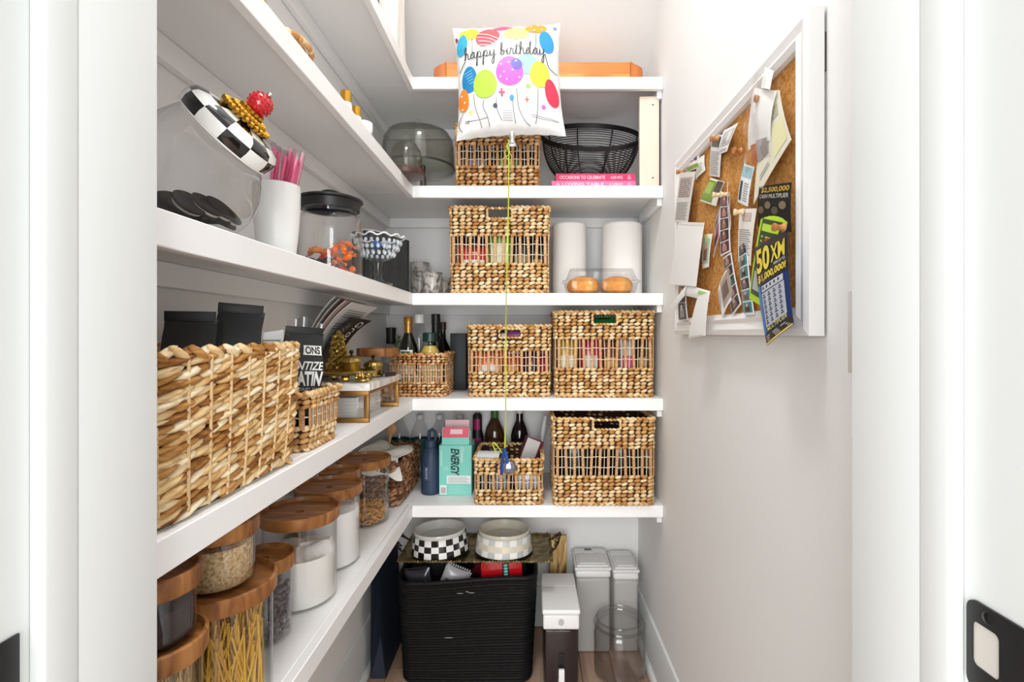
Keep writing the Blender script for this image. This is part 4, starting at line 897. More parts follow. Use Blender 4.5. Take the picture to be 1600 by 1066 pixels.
t = thing('folded_receipt', 'scrap of white paper sticking out of the biggest basket', 'paper', (-.455, .895, SZ[4]+.19)); obj('slip', MB().grid(lambda u, v: Vector((.035*u-.017, .01*math.sin(2*u), .036*v+.006*u)), 5, 4, .0006), PAPER, t); obj('printed_line', MB().grid(lambda u, v: Vector((.028*u-.014, .01*math.sin(2*u*.8+.2)-.0012, .022+.002*v)), 4, 1), GREYINK, t)
pb, pf = gusset_bag('popcorn_bag', 'black snack bag with bold white lettering in the low flared basket', (-.478, 1.045, SZ[4]+.012), .074, .045, .215, '#151516', rz=34, tilt=(0, 4), rough=.4)
bl2 = mat('#f2f1ec', .5)
pf2 = lambda u, v: pf(u, v)+Vector((0, -.0006, 0))
patch(pf2, .46, .97, .79, .88, bl2, pb, .0010, 3, 'white_panel'); lettering('ONS', pf2, .50, .93, .80, .87, INK, pb, .0016, 0, .02)
lettering('MANTIZE', pf2, .04, .98, .65, .73, bl2, pb, .0016, .2, .02); lettering('CRATIN', pf2, .03, .98, .50, .64, bl2, pb, .0016, .1, .04); lettering('ZOI SERIES 2OZ', pf2, .08, .97, .455, .485, mat('#c8c6c0', .5), pb, .0016)
obj('clear_seal', MB().grid(lambda u, v: Vector((-.034+.068*u, -.004+.004*math.sin(9*u), .227+.022*v*(1-.6*abs(2*u-1)))), 10, 3, .0006), PLASTIC, pb)
# ---- curled magazines and menu leaning in the corner
def curled(name, label, y0, y1, x0, z0, h_, lean, col, thick=.003, cat='magazine'):
    """sheaf standing against the left wall whose top flops over towards the aisle"""
    t = thing(name, label, cat, (x0, (y0+y1)/2, z0)); w_ = y1-y0; r = h_/lean
    def f(u, v):
        a = v*lean; return Vector((r*(1-math.cos(a))*(1+.10*u), -w_/2+w_*u, r*math.sin(a)-.006*u*v))
    obj('cover', MB().grid(f, 6, 16, thick), mat(col, .45), t); return t, f
mz = [('clear_folder', 'clear plastic sleeve curling behind the magazines on the left shelf', 1.345, 1.50, -.6085, .248, .80, '#c3c3c2', .0015), ('magazine', 'thick glossy magazine curled over, outermost of the leaning sheaf', 1.352, 1.53, -.6015, .246, .86, '#6f6462', .005),
      ('magazine', 'magazine with pinkish cover curled inside the leaning sheaf', 1.365, 1.545, -.5965, .245, .92, '#b09690', .004), ('newspaper', 'curled newspaper pages with line drawing in the leaning sheaf', 1.385, 1.565, -.5925, .245, .98, '#e2e1df', .003)]
RZ4 = SZ[4]+.0995
for nm, lab, a, b, xb, h_, ln, c, th in mz:
    t, f = curled(nm, lab, a, b, xb, RZ4, h_, ln, c, th)
    if nm == 'newspaper':
        mb = MB()
        for q in range(9):
            if q in (3, 4): continue
            patch(f, .15, .9, .60+q*.035, .612+q*.035, GREYINK, t, .0012, 3, mb=mb)
        stuff(obj('printed_text', mb, GREYINK, t, smooth=False)); patch(f, .42, .88, .70, .80, mat('#b3b2b3', .7), t, .001, 4, 'printed_picture')
    elif nm == 'magazine':
        obj('page_edges', MB().grid(lambda u, v: f(0, v)+Vector((-.0035+.003*u, -.0006, 0)), 2, 12, .0004), mat('#e9e6e0', .8), t)
    else: obj('sleeve_edge', MB().tube([f(0, v/14) for v in range(15)], .0012, 5), mat('#e2e2e2', .4), t)
mn, mf = curled('menu_card', 'black menu card with white script in front of the curled magazines', 1.412, 1.555, -.5845, RZ4, .200, 1.0, '#141416', .0025, 'menu')
lettering('Ground', mf, .55, .85, .30, .95, bl2, mn, .0014, .2, turn=True); lettering('Spice', mf, .14, .34, .35, .9, GREYINK, mn, .0014, .3, turn=True); lettering('&', mf, .42, .54, .50, .64, bl2, mn, .0014)
# ---- marble riser
RX0, RX1, RY0, RY1 = -.598, -.402, 1.277, 1.585; RH = Z(600, 1.277)-SZ[4]
rs = thing('marble_riser', 'white marble-topped riser with bronze legs on the left shelf', 'riser', ((RX0+RX1)/2, (RY0+RY1)/2, SZ[4]))
hx, hy = (RX1-RX0)/2, (RY1-RY0)/2
obj('marble_slab', MB().box(-hx, hx, -hy, hy, RH-.018, RH), MARBLE, rs, bevel=.0015)
for y in (-hy+.012, hy-.012):
    fr_ = obj('leg_frame', MB().box(-hx+.006, hx-.004, y-.006, y+.006, 0, .012), BRASS, rs, bevel=.001)
    for x in (-hx+.012, hx-.010): obj('leg', MB().box(x-.006, x+.006, y-.0059, y+.0059, .0122, RH-.031), BRASS, fr_, bevel=.001)
    obj('top_bar', MB().box(-hx+.006, hx-.004, y-.006, y+.006, RH-.0308, RH-.0185), BRASS, fr_, bevel=.001)
obj('side_bar', MB().box(hx-.014, hx-.006, -hy+.0185, hy-.0185, RH-.028, RH-.0185), BRASS, rs, bevel=.001)
for i, (dx, dy, lab) in enumerate(((-.018, -.045, 'pack of white paper napkins under the marble riser, nearer the baskets'), (-.020, .075, 'pack of white paper napkins under the marble riser, nearer the oil bottles'))):
    t = thing('napkin_pack', lab, 'napkins', (rs.location.x+dx, rs.location.y+dy-.012, SZ[4]), rz=R(4-9*i), group='napkin packs under the riser')
    for q in range(6): obj('napkin', MB().grid(lambda u, v: Vector((-.066+.13*u, -.052+.105*v, .010+q*.0095+.0012*math.sin(7*u+q)*math.sin(5*v))), 8, 6, .0091), mat('#f0efec', .9), t)
    mb = MB(); mb.box(-.0715, .0695, -.0575, .0585, .0008, .0665); obj('plastic_wrap', mb, PLASTIC, t, bevel=.004)
# gold tray with ornament and two lidded pots
gt = thing('gold_tray', 'ornate antique gold tray on the marble riser', 'tray', (-.488, 1.375, SZ[4]+RH))
obj('tray_plate', MB().lathe([(0, .016), (.058, .016), (.066, .019), (.072, .025), (.070, .027), (.064, .022), (0, .0195)], 40, wob=lambda a: 1+.05*math.cos(8*a)), OLDGOLD, gt)
for i in range(3):
    a = R(-80+120*i); t_ = obj('scroll_foot', MB().ball((.050*math.cos(a), .050*math.sin(a), .0085), .013, .012, .0085, seg=8, rings=4), OLDGOLD, gt, angle=20)
mb = MB(); random.seed(3)
for i in range(110):
    z = .026+.105*random.random()**1.1; w_ = .026*(1-((z-.026)/.11)**1.5)+.004; a = random.uniform(-1, 1)
    mb.ball((-.035+a*w_, .018+random.uniform(-.008, .004), z), random.uniform(.004, .0075), .0042, random.uniform(.004, .008), Matrix.Rotation(random.uniform(0, 3), 3, 'Y'), 6, 3)
stuff(obj('leaf_ornament', mb, OLDGOLD, gt)); obj('ornament_back', MB().prism([(-.060, .022), (-.010, .022), (-.014, .08), (-.035, .128), (-.056, .08)], -.006, -.002, Matrix.Translation((0, .018, 0)) @ Matrix.Rotation(R(90), 4, 'X')), OLDGOLD, gt)
for i, (px, yy, lab) in enumerate(((549, 1.372, 'gold lidded pot on the ornate tray beside the leaf ornament'), (583, 1.487, 'gold lidded pot standing near the wooden-lidded canister'))):
    zb = SZ[4]+RH+(.0205 if i == 0 else .0005); s_ = .84 if i == 0 else .88
    t = thing('lidded_pot', lab, 'pot', (X(px, yy), yy, zb), group='gold lidded pots')
    obj('saucer', MB().lathe([(0, .001), (.034*s_, .001), (.038*s_, .004), (.037*s_, .005), (.030*s_, .003), (0, .003)], 32, wob=lambda a: 1+.02*math.cos(10*a)), OLDGOLD, t)
    obj('pot_body', MB().lathe([(0, .0035), (.024*s_, .0035), (.027*s_, .008), (.028*s_, .030*s_), (.030*s_, .034*s_), (0, .034*s_)], 32), OLDGOLD, t)
    l_ = obj('lid', MB().lathe([(.0305*s_, .0345*s_), (.031*s_, .038*s_), (.026*s_, .046*s_), (.014*s_, .053*s_), (.005*s_, .056*s_), (0, .056*s_)], 40, wob=lambda a: 1+.03*math.cos(14*a)), OLDGOLD, t, angle=20)
    obj('finial', MB().lathe([(.003, .0563*s_), (.0025, .059*s_), (.006, .065*s_), (.0045, .071*s_), (0, .073*s_)], 14), mat('#3a2a16', .3, .8), l_)
t = thing('gold_scroll', 'small crumpled gold ornament at the edge of the riser', 'ornament', (X(566, 1.315), 1.315, SZ[4]+RH)); mb = MB()
random.seed(11)
for i in range(24): mb.ball((random.uniform(-.014, .014), random.uniform(-.008, .008), random.uniform(.005, .022)), random.uniform(.004, .008), .005, random.uniform(.004, .007), Matrix.Rotation(random.uniform(0, 3), 3, 'Y'), 6, 3)
stuff(obj('leaf_cluster', mb, OLDGOLD, t)); obj('base', MB().ball((0, 0, .006), .019, .013, .006, seg=12, rings=6), OLDGOLD, t)
t = thing('lighter', 'small black lighter lying on the riser beside the gold pot', 'lighter', (X(608, 1.50), 1.50, SZ[4]+RH), rz=R(-20)); obj('body', MB().box(-.006, .006, -.026, .026, 0, .011), BLACK, t, bevel=.002); obj('cap', MB().box(-.0058, .0058, -.036, -.0262, .0005, .0105), mat('#8a8a8a', .3, 1), t, bevel=.001)
# ---- canisters with acacia lids, used here and on the shelf below
def canister(label, x, y, z0, r, h_, fill=None, fh=.6, hole=True, group='glass canisters with wooden lids', lidh=.026):
    t = thing('canister', label, 'canister', (x, y, z0), group=group); g = r-.006; hb_ = h_-lidh
    obj('glass_body', MB().lathe([(0, .0008), (g-.006, .0008), (g, .007), (g, hb_-.0006), (g-.0028, hb_-.0006), (g-.0028, .008), (g-.008, .0045), (0, .0045)], 48), GLASS, t)
    lidp = [(0, hb_), (r-.002, hb_), (r, hb_+.003), (r, h_-.002), (r-.0018, h_), (r-.0045, h_), (r-.0060, h_-.009), (.0095 if hole else 0, h_-.009)]
    if hole: lidp += [(.0095, h_-.019), (0, h_-.019)]
    obj('wooden_lid', MB().lathe(lidp, 56), ACACIA, t, loc=None)
    if fill:
        m, bumpy = fill; fz = fh*hb_; gi = g-.0036
        pr = [(0, .005), (gi-.006, .005), (gi, .010), (gi, fz*.92)]
        mb = MB(); n = 40; vs_ = []
        rr_ = [(gi, .92), (gi*.8, 1.0), (gi*.5, 1.04), (gi*.2, 1.02)]
        mb.lathe(pr, 40)
        def top(u, v):
            a = 2*math.pi*u; rad = gi*(1-v); zz = fz*(.92+.06*(1-(1-v)**2))+bumpy*(math.sin(a*3+1)*.5+math.sin(a*5+v*6)*.35+.6*math.cos(a-.6))*(1-v*.7)*(v > 0)
            return Vector((rad*math.cos(a), rad*math.sin(a), zz))
        mb.grid(top, 40, 8); obj('contents', mb, m, t, angle=70)
    return t
NUT = noisemat('mixed_nuts', [(.35, '#5a3a22'), (.5, '#8d6238'), (.65, '#c09a68')], (90, 90, 90), 3, .7, bump=.6)
canister('wooden-lidded glass canister between the gold pot and oil basket', X(590, 1.668), 1.668, SZ[4], .066, Z(544, 1.668)-SZ[4], (NUT, .003), .45, hole=False)
# ---- bottles in and behind the oil basket
def bottle(name, label, px, y, z0, prof, m, cap=None, capm=None, labelspec=None, fillspec=None, group=None, dx=0):
    t = thing(name, label, 'bottle', (X(px, y)+dx, y, z0), group=group)
    obj('bottle_body', MB().lathe(prof, 32), m, t)
    if cap: obj('cap', MB().lathe(cap, 24), capm, t)
    if labelspec:
        r, za, zb, a0, a1, c = labelspec; f = lambda u, v: Vector((r*math.cos(R(a0)+(R(a1-a0))*u), r*math.sin(R(a0)+R(a1-a0)*u), za+(zb-za)*v)); obj('paper_label', MB().grid(f, 14, 1, .0003), mat(c, .6), t); t['_'] = 0; del t['_']; return t, f
    if fillspec: obj('liquid', MB().lathe(fillspec[0], 32), fillspec[1], t)
    return t, None
DKGLASS = mat('#0c0f0a', .08, coat=.6); G4 = SZ[4]+.012
zt = Z(495, 1.868); H = zt-G4
ob_, of_ = bottle('olive_oil_bottle', 'dark olive oil bottle with gold cap and white label in the basket', 638, 1.862, G4, [(0, 0), (.031, 0), (.033, .004), (.033, H*.56), (.030, H*.64), (.016, H*.76), (.013, H*.80), (.013, H*.9), (0, H*.9)], DKGLASS,
   [(.0142, H*.74+.012), (.0142, H*.895), (.0162, H*.9), (.0162, H-.003), (.014, H), (0, H)], mat('#b98a45', .35, .7), (.0336, H*.24, H*.56, -140, -50, '#eceae4'))
obj('green_emblem', MB().grid(lambda u, v: of_(.2+.6*u, .58+.36*v)+Vector((0, -.0006, 0)), 8, 1), mat('#1f5a4a', .6), ob_); lettering('EVG', of_, .3, .7, .66, .84, bl2, ob_, .0012); lettering('Extra Virgin', of_, .12, .88, .40, .50, INK, ob_, .001); lettering('Olive Oil', of_, .12, .88, .24, .35, INK, ob_, .001)
H = Z(512, 2.06)-SZ[4]
bottle('vinegar_bottle', 'clear bottle with tall black cap in the far shelf corner', 611, 2.06, SZ[4], [(0, 0), (.036, 0), (.038, .005), (.037, H*.55), (.022, H*.70), (.017, H*.74), (.017, H*.8), (0, H*.8)], GLASS_G, [(.0185, H*.735), (.020, H*.76), (.0185, H*.86), (.0205, H-.002), (.019, H), (0, H)], BLACK, None, ([(0, .004), (.033, .004), (.034, H*.42), (0, H*.42)], mat('#5a3620', .2)))
H = Z(492, 1.97)-G4
bottle('vegetable_oil_bottle', 'clear plastic oil bottle with white cap behind the gold-capped bottle', 655, 1.95, G4, [(0, 0), (.033, 0), (.035, .004), (.035, H*.42), (.031, H*.46), (.034, H*.52), (.033, H*.68), (.024, H*.82), (.0155, H*.88), (.0155, H*.915), (0, H*.915)], PLASTIC, [(.018, H*.885), (.0185, H*.9), (.0185, H-.002), (.017, H), (0, H)], WHITE, None, ([(0, .004), (.031, .004), (.033, H*.40), (0, H*.40)], mat('#c79a3a', .15)))
H = Z(490, 1.93)-G4
bottle('balsamic_bottle', 'tall black bottle standing at the right in the oil basket', 681, 1.945, G4, [(0, 0), (.031, 0), (.033, .004), (.033, H*.52), (.028, H*.62), (.0145, H*.72), (.0145, H*.88), (0, H*.88)], DKGLASS, [(.0155, H*.74), (.0155, H*.86), (.017, H*.865), (.017, H-.002), (0, H)], BLACK)
H = Z(505, 2.09)-SZ[4]
bottle('balsamic_bottle', 'slim dark bottle half hidden behind the tall black one', 692, 2.09, SZ[4], [(0, 0), (.030, 0), (.031, .004), (.031, H*.6), (.012, H*.76), (.012, H), (0, H)], DKGLASS, [(.0125, H*.9), (.0135, H*.9), (.0135, H+.004), (0, H+.004)], mat('#3a1c14', .4))
H = Z(520, 1.853)-G4
jt, jf = bottle('pickle_jar', 'yellow glass jar with dark green lid in the oil basket', 672, 1.858, G4, [(0, 0), (.031, 0), (.034, .004), (.034, H*.70), (.026, H*.82), (.023, H*.84), (0, H*.84)], PLASTIC, [(.0245, H*.845), (.0265, H*.85), (.0265, H-.003), (.024, H), (0, H)], mat('#1d3b33', .35), (.0346, H*.40, H*.60, -125, -55, '#e9dc9a'))
obj('oil', MB().lathe([(0, .003), (.029, .003), (.0325, .006), (.0325, H*.69), (.02, H*.78), (0, H*.78)], 32), mat('#d8bf5a', .15), jt); lettering('OIL', jf, .2, .8, .3, .7, mat('#6a5a1c', .6), jt, .001)
t = thing('black_box', 'plain upright black box beside the oil basket', 'box', (X(715.5, 2.015), 2.077, SZ[4])); H = Z(521, 1.97)-SZ[4]
obj('box_body', MB().box(-.031, .031, -.06, .06, 0, H-.003), mat('#1d2022', .55), t, bevel=.0015); obj('lid', MB().box(-.0315, .0315, -.0605, .0605, H-.0028, H), mat('#25282a', .5), t, bevel=.001)
t = thing('herb_sprig', 'small green sprig poking up in the far shelf corner', 'herb', (X(620, 2.12), 2.125, SZ[4])); 
obj('pot', MB().lathe([(0, 0), (.016, 0), (.020, .14), (.018, .14), (0, .12)], 20), mat('#8d8a86', .6), t); obj('stem', MB().tube([(0, 0, .12), (.004, 0, .18), (.002, 0, .215)], .0012, 5), mat('#4f6b2c', .6), t)
for i in range(7): a = i*2.4; obj('leaf', MB().ball((.010*math.cos(a), .008*math.sin(a), .165+i*.0085), .012, .0015, .005, Matrix.Rotation(a, 3, 'Z') @ Matrix.Rotation(R(-35), 3, 'Y'), 6, 3), mat('#5f8a35', .5), t)
# ================================================================ LOWEST SHELF
FLOUR = mat('#f3f0ea', .95, spec=.05, bump=.5, bscale=60); SUGAR = mat('#f7f6f3', .9, spec=.1, bump=.3, bscale=200)
OATS = noisemat('oats', [(.3, '#a37f4e'), (.5, '#cfae7d'), (.7, '#e6d0a8')], (220, 220, 220), 2, .9, bump=.9)
COFFEE = noisemat('cocoa', [(.3, '#1f1213'), (.7, '#3a2426')], (120, 120, 120), 4, .9)
z5 = SZ[5]; LT = .854-z5
c1 = canister('wooden-lidded canister of curly pasta, nearest to the shelf corner', -.524, 1.612, z5, .082, LT)
c2 = canister('narrow wooden-lidded canister tucked behind the sugar canister', -.546, 1.468, z5, .056, LT, (NUT, .002), .5)
c3 = canister('wooden-lidded canister full of white sugar beside the pasta', -.523, 1.328, z5, .083, LT, (SUGAR, .004), .86)
c4 = canister('large wooden-lidded canister of flour with uneven top', -.516, 1.146, z5, .084, LT, (FLOUR, .020), .66)
c5 = canister('short narrow wooden-lidded canister of chocolate chips', -.520, .998, z5, .0565, .163)
c6 = canister('tall wooden-lidded canister of spaghetti with another stacked on it', -.490, .802, z5, .084, .860-z5, hole=False)
c7 = canister('small oat canister stacked on the spaghetti canister lid', -.490, .802, .8515, .0585, .104, (OATS, .004), .93)
c8 = canister('narrow canister of pale noodles at the left end under the coffee', -.461, .622, z5, .060, .876-z5, hole=False)
c9 = canister('small canister of dark coffee stacked at the left end', -.461, .622, .8675, .0530, .092, (COFFEE, .004), .80)
# contents built piece by piece
def rods(t, n, r_in, z0, L, rad, m, spread, name, seed, bend=.004):
    random.seed(seed); mb = MB()
    for i in range(n):
        a = random.uniform(0, 6.283); rr_ = r_in*math.sqrt(random.random())*.96; a2 = a+random.uniform(-spread, spread); r2 = r_in*math.sqrt(random.random())*.98
        p = Vector((rr_*math.cos(a), rr_*math.sin(a), z0)); q = Vector((r2*math.cos(a2), r2*math.sin(a2), z0+L*random.uniform(.55, 1)))
        mdl = (p+q)/2+Vector((random.uniform(-bend, bend), random.uniform(-bend, bend), 0)); mb.tube([p, mdl, q], rad, 4)
    stuff(obj(name, mb, m, t, smooth=False))
SPAG = noisemat('spaghetti', [(.2, '#d29a26'), (.6, '#ecc04c'), (1, '#f5d77c')], (50, 50, 10), 3, .5); NOOD = noisemat('noodle', [(.2, '#c7a35a'), (.8, '#e8d09a')], (50, 50, 10), 3, .5)
rods(c6, 420, .070, .007, .160, .0013, SPAG, 1.1, 'spaghetti_strands', 5); rods(c8, 260, .047, .007, .185, .0010, NOOD, .5, 'noodle_strands', 6)
random.seed(9); mb = MB()
for i in range(420):
    a = random.uniform(0, 6.283); rr_ = .0445*(math.sqrt(random.random()) if i % 3 else .97); z = .009+.092*random.random()
    mb.lathe([(0, -.0028), (.0042, -.0022), (.0046, 0), (.0030, .0034), (.0008, .0058), (0, .0058)], 7, Matrix.Translation((rr_*math.cos(a), rr_*math.sin(a), z)) @ Matrix.Rotation(random.uniform(-1.5, 1.5), 4, 'X') @ Matrix.Rotation(random.uniform(-1.5, 1.5), 4, 'Y'))
stuff(obj('chocolate_chips', mb, mat('#65565a', .5), c5, angle=80))
mb = MB()
for i in range(260):
    a = random.uniform(0, 6.283); rr_ = .066*math.sqrt(random.random()); z = .012+.055*random.random()*(1-.35*rr_/.066); Mx = Matrix.Translation((rr_*math.cos(a), rr_*math.sin(a), z)) @ Matrix.Rotation(random.uniform(0, 6), 4, 'Z') @ Matrix.Rotation(random.uniform(-1.2, 1.2), 4, 'X')
    mb.tube([Mx @ Vector((.007*math.cos(t*.75), .007*math.sin(t*.75), .0016*t-.004)) for t in range(6)], .0021, 5)
stuff(obj('pasta_curls', mb, noisemat('pasta', [(.2, '#bd7d2c'), (.6, '#d99f4c'), (1, '#ecc585')], (50, 50, 50), 3, .6), c1))
# ---- dark brown basket with cloth in the corner
bw_ = strand_basket('dark brown woven basket with a striped cloth in the lower shelf corner', -.600, -.432, 1.712, 2.055, z5, .158, 9, .021, BROWNWEAVE, k0=.84, th=.007, stake=False, r=.03)
cl_ = thing('tea_towel', 'white cloth with green wavy stripes draped in the brown basket', 'cloth', (-.515, 1.80, z5+.158))
def tow(u, v):
    s = v*1.6; x = -.06+.135*u
    if s < 1: y = .16*(1-s)-.06; z = .012+.006*math.sin(9*u+3*s)+.012*math.sin(3*u+1)
    else: y = -.06-.045*math.sin((s-1)*2.2)*.6; z = .012-.11*(s-1)+.006*math.sin(9*u+3)+.012*math.sin(3*u+1)
    return Vector((x+.012*math.sin(5*s), y+.006*math.sin(6*u+s*3), z+.008*abs(2*u-1)))
obj('fabric', MB().grid(tow, 24, 26, .0022), mat('#efece2', .95, spec=.05, bump=.3, bscale=400), cl_)
for k in range(3): obj('green_stripe', MB().grid(lambda u, v: tow(.36+.07*k+.022*u+.06*math.sin(v*5), .05+.86*v)+Vector((0, -.0030, .0045)), 1, 24), mat('#9fb84e', .9), cl_)
t = thing('wooden_spoon', 'wooden spoon handle sticking up behind the pasta canister', 'spoon', (-.555, 1.90, z5+.012), rot=(0, R(10), 0)); obj('handle', MB().tube([(0, 0, 0), (0, 0, .21)], .0055, 8), mat('#b98a58', .6), t); obj('spoon_head', MB().ball((0, 0, .228), .018, .007, .024, seg=12, rings=6), mat('#b98a58', .6), t)
# ---- soda bottles along the back wall
SODA = [(0, 0), (.030, 0), (.040, .008), (.041, .06), (.038, .075), (.041, .09), (.041, .155), (.036, .185), (.020, .222), (.0135, .234), (.0135, .243), (0, .243)]
for i, (px, lab) in enumerate(((624, 'clear soda bottle with teal label at the far left of the back row'), (656.5, 'clear soda bottle with teal label behind the navy flask'), (687, 'clear soda bottle partly hidden behind the teal carton'), (719, 'clear soda bottle with dark label right of the teal carton top'))):
    t = thing('soda_bottle', lab, 'bottle', (X(px, 2.122), 2.122, z5), group='soda bottles along the back wall'); s_ = 1.0
    obj('bottle_body', MB().lathe(SODA, 32), PLASTIC, t); obj('cap', MB().lathe([(.0148, .236), (.0152, .239), (.0152, .252), (.014, .254), (0, .254)], 20), mat('#d9d9d6', .4), t)
    obj('label_wrap', MB().lathe([(.0418, .094), (.0418, .156)], 32), mat(['#0f4a45', '#12544e', '#17403f', '#3a1f28'][i], .4), t); obj('water', MB().lathe([(0, .003), (.028, .003), (.038, .01), (.039, .06), (.036, .075), (.039, .09), (.039, .15), (0, .15)], 28), glass('soda_water%d' % i, '#dfe9ea', '#9fb3b6', .6) if i == 0 else bpy.data.materials['soda_water0'], t)
# ---- navy flask
nf = thing('flask', 'matt navy blue flask with loop handle left of the teal carton', 'flask', (X(670.5, 1.866), 1.90, z5)); NAVY = mat('#2c3d57', .5)
obj('flask_body', MB().lathe([(0, 0), (.033, 0), (.0355, .003), (.036, .01), (.036, .125), (.033, .145), (.024, .162), (.020, .168), (0, .168)], 40), NAVY, nf); cp_ = obj('cap', MB().lathe([(.020, .1685), (.021, .171), (.021, .190), (.017, .196), (0, .197)], 32), NAVY, nf)
obj('loop_handle', MB().tube([(.012, 0, .188), (.018, 0, .205), (.016, 0, .226), (.004, 0, .236), (-.006, 0, .228), (-.008, 0, .208), (-.006, 0, .190)], .0062, 8), NAVY, cp_)
f = lambda u, v: Vector((.0363*math.cos(R(-125)+R(40)*u), .0363*math.sin(R(-125)+R(40)*u), .055+.05*v)); obj('badge', MB().grid(f, 6, 1, .0003), mat('#3d4f6b', .4), nf); lettering('BRUMATE', f, .35, .62, .1, .9, mat('#c9d2de', .5), nf, .0008, turn=True)
# ---- teal energy carton
TEAL = mat('#7fd3c4', .5); en = thing('drink_carton', 'open teal carton printed ENERGY with raised pink flap', 'carton', (X(711.5, 1.864), 1.864, z5)); H = Z(696, 1.864)-z5; hw = .0595
obj('box_body', MB().box(-hw, hw, 0, .105, 0, H), TEAL, en, bevel=.0012, seg=1); fE = plane(-hw, hw, 0, H, -.0004)
obj('front_flap', MB().grid(lambda u, v: Vector((-hw*.84+hw*1.68*u, .004+.010*v, H+.0005+.062*v)), 2, 3, .0012), TEAL, en)
bkf = obj('back_flap', MB().grid(lambda u, v: Vector((-hw*.80+hw*1.5*u, .060+.012*v, H+.0005+.080*v)), 2, 3, .0012), mat('#f0c3c4', .5), en)
ffl = lambda u, v: Vector((-hw*.84+hw*1.68*u, .0028+.010*v, H+.0005+.062*v)); patch(ffl, .02, .98, .42, 1.0, mat('#e0566b', .5), en, .0006, 3, 'flap_picture'); patch(ffl, .3, .75, .62, .9, mat('#f3c9cf', .5), en, .0012, 3, 'flap_highlight')
obj('side_flap', MB().grid(lambda u, v: Vector((hw*.9, .015+.06*u, H+.0005+.05*v)), 2, 2, .0012), mat('#d9ece6', .5), en)
lettering('ENERGY', fE, .36, .62, .40, .94, mat('#161d2b', .5), en, .0008, .25, .03, turn=True); lettering('Orange', fE, .64, .76, .66, .96, mat('#eef7f4', .5), en, .0008, .3, turn=True)
patch(fE, .24, .97, .24, .40, mat('#eef2ef', .6), en, .0006, 2, 'nutrition_panel'); mb = MB()
for k in range(6): patch(fE, .28, .93-.05*(k % 3), .262+.021*k, .268+.021*k, GREYINK, en, .001, 1, mb=mb)
stuff(obj('nutrition_lines', mb, GREYINK, en, smooth=False)); patch(fE, .03, .23, .03, .21, mat('#f2f2ef', .6), en, .0006, 2, 'barcode_panel'); mb = MB()
for k in range(9): patch(fE, .055+.018*k, .055+.018*k+.004+.006*(k % 2), .05, .17, INK, en, .001, 1, mb=mb)
stuff(obj('barcode_bars', mb, INK, en, smooth=False)); mb = MB()
for k in range(5): patch(fE, .30, .86-.06*(k % 3), .06+.03*k, .068+.03*k, TEAL, en, .0006, 1, mb=mb)
stuff(obj('small_print', mb, mat('#b9e6dc', .5), en, smooth=False)); patch(fE, .05, .09, .60, .90, mat('#b9e6dc', .5), en, .0006, 2, 'side_print')
lettering('10', fE, .16, .28, .50, .58, mat('#c9ece4', .5), en, .0008)
# ---- bottles and bits behind the small basket
H = Z(648, 2.09)-z5
t = thing('spray_bottle', 'black bottle with magenta panel behind the small low basket', 'bottle', (X(746, 2.13), 2.13, z5)); obj('bottle_body', MB().lathe([(0, 0), (.024, 0), (.026, .01), (.026, .16), (.019, .19), (.019, H-.01), (.012, H), (0, H)], 28), BLACK, t)
f = lambda u, v: Vector((.0264*math.cos(R(-130)+R(80)*u), .0264*math.sin(R(-130)+R(80)*u), .10+.06*v)); obj('magenta_panel', MB().grid(f, 8, 1, .0004), mat('#a81f62', .4), t); f2 = lambda u, v: Vector((.0194*math.cos(R(-130)+R(80)*u), .0194*math.sin(R(-130)+R(80)*u), .192+.045*v)); obj('magenta_neck', MB().grid(f2, 8, 1, .0004), mat('#a81f62', .4), t)
t = thing('steel_tumbler', 'small clear and steel tumbler beside the teal carton', 'tumbler', (-.205, 2.062, z5)); obj('cup', MB().lathe([(0, 0), (.024, 0), (.028, .14), (.026, .14), (.022, .006), (0, .006)], 28), mat('#8f9496', .25, .9), t); obj('lid', MB().lathe([(.0285, .1405), (.0285, .15), (.02, .154), (0, .154)], 28), mat('#3b4043', .3), t)
H = Z(640, 2.12)-z5
t, lf = bottle('bourbon_bottle', 'amber brown bottle with green neck behind the small basket', 773, 2.122, z5, [(0, 0), (.039, 0), (.042, .006), (.042, .17), (.036, .20), (.0175, .235), (.0145, .25), (0, .25)], mat('#3b2413', .1, coat=.6), [(.0155, .238), (.0165, .25), (.0155, .28), (0, .28)], mat('#3f6a2b', .4), (.0425, .11, .155, -125, -60, '#5d3d22')); lettering('no.', lf, .4, .6, .5, .7, bl2, t, .001)
t, _n = bottle('wine_bottle', 'near-black wine bottle behind the small basket', 812, 2.115, z5, [(0, 0), (.033, 0), (.036, .004), (.036, .175), (.030, .20), (.0155, .235), (.0145, .28), (0, .28)], mat('#140c12', .08, coat=.6), [(.0155, .262), (.016, .27), (.016, .294), (0, .294)], mat('#d9d6d2', .4))
E5 = z5+.012
t = thing('tea_box', 'wine-red box with pale front leaning in the small low basket', 'box', (-.048, 1.90, E5+.012), rot=(R(-8), R(22), R(6))); obj('box_body', MB().box(-.034, .030, -.03, .03, 0, .185), mat('#6a1532', .4), t, bevel=.001); obj('pale_front', MB().grid(lambda u, v: Vector((-.032+.050*u, -.0308, .05+.13*v)), 2, 2, .0004), mat('#cfcac6', .5), t); obj('green_seal', MB().ball((.0305, 0, .125), .001, .012, .02, seg=14, rings=6), mat('#7a8a3c', .5), t)
t = thing('white_brush', 'white brush handle sticking up behind the wine-red box', 'brush', (X(838, 2.06), 2.06, z5+.002), rot=(0, R(8), 0)); obj('handle', MB().tube([(0, 0, .10), (0, 0, .20), (.001, 0, .262)], [.007, .011, .008], 10), mat('#dcdbe0', .35), t); obj('brush_head', MB().box(-.016, .016, -.012, .012, 0, .10), mat('#7d2450', .6), t, bevel=.003)
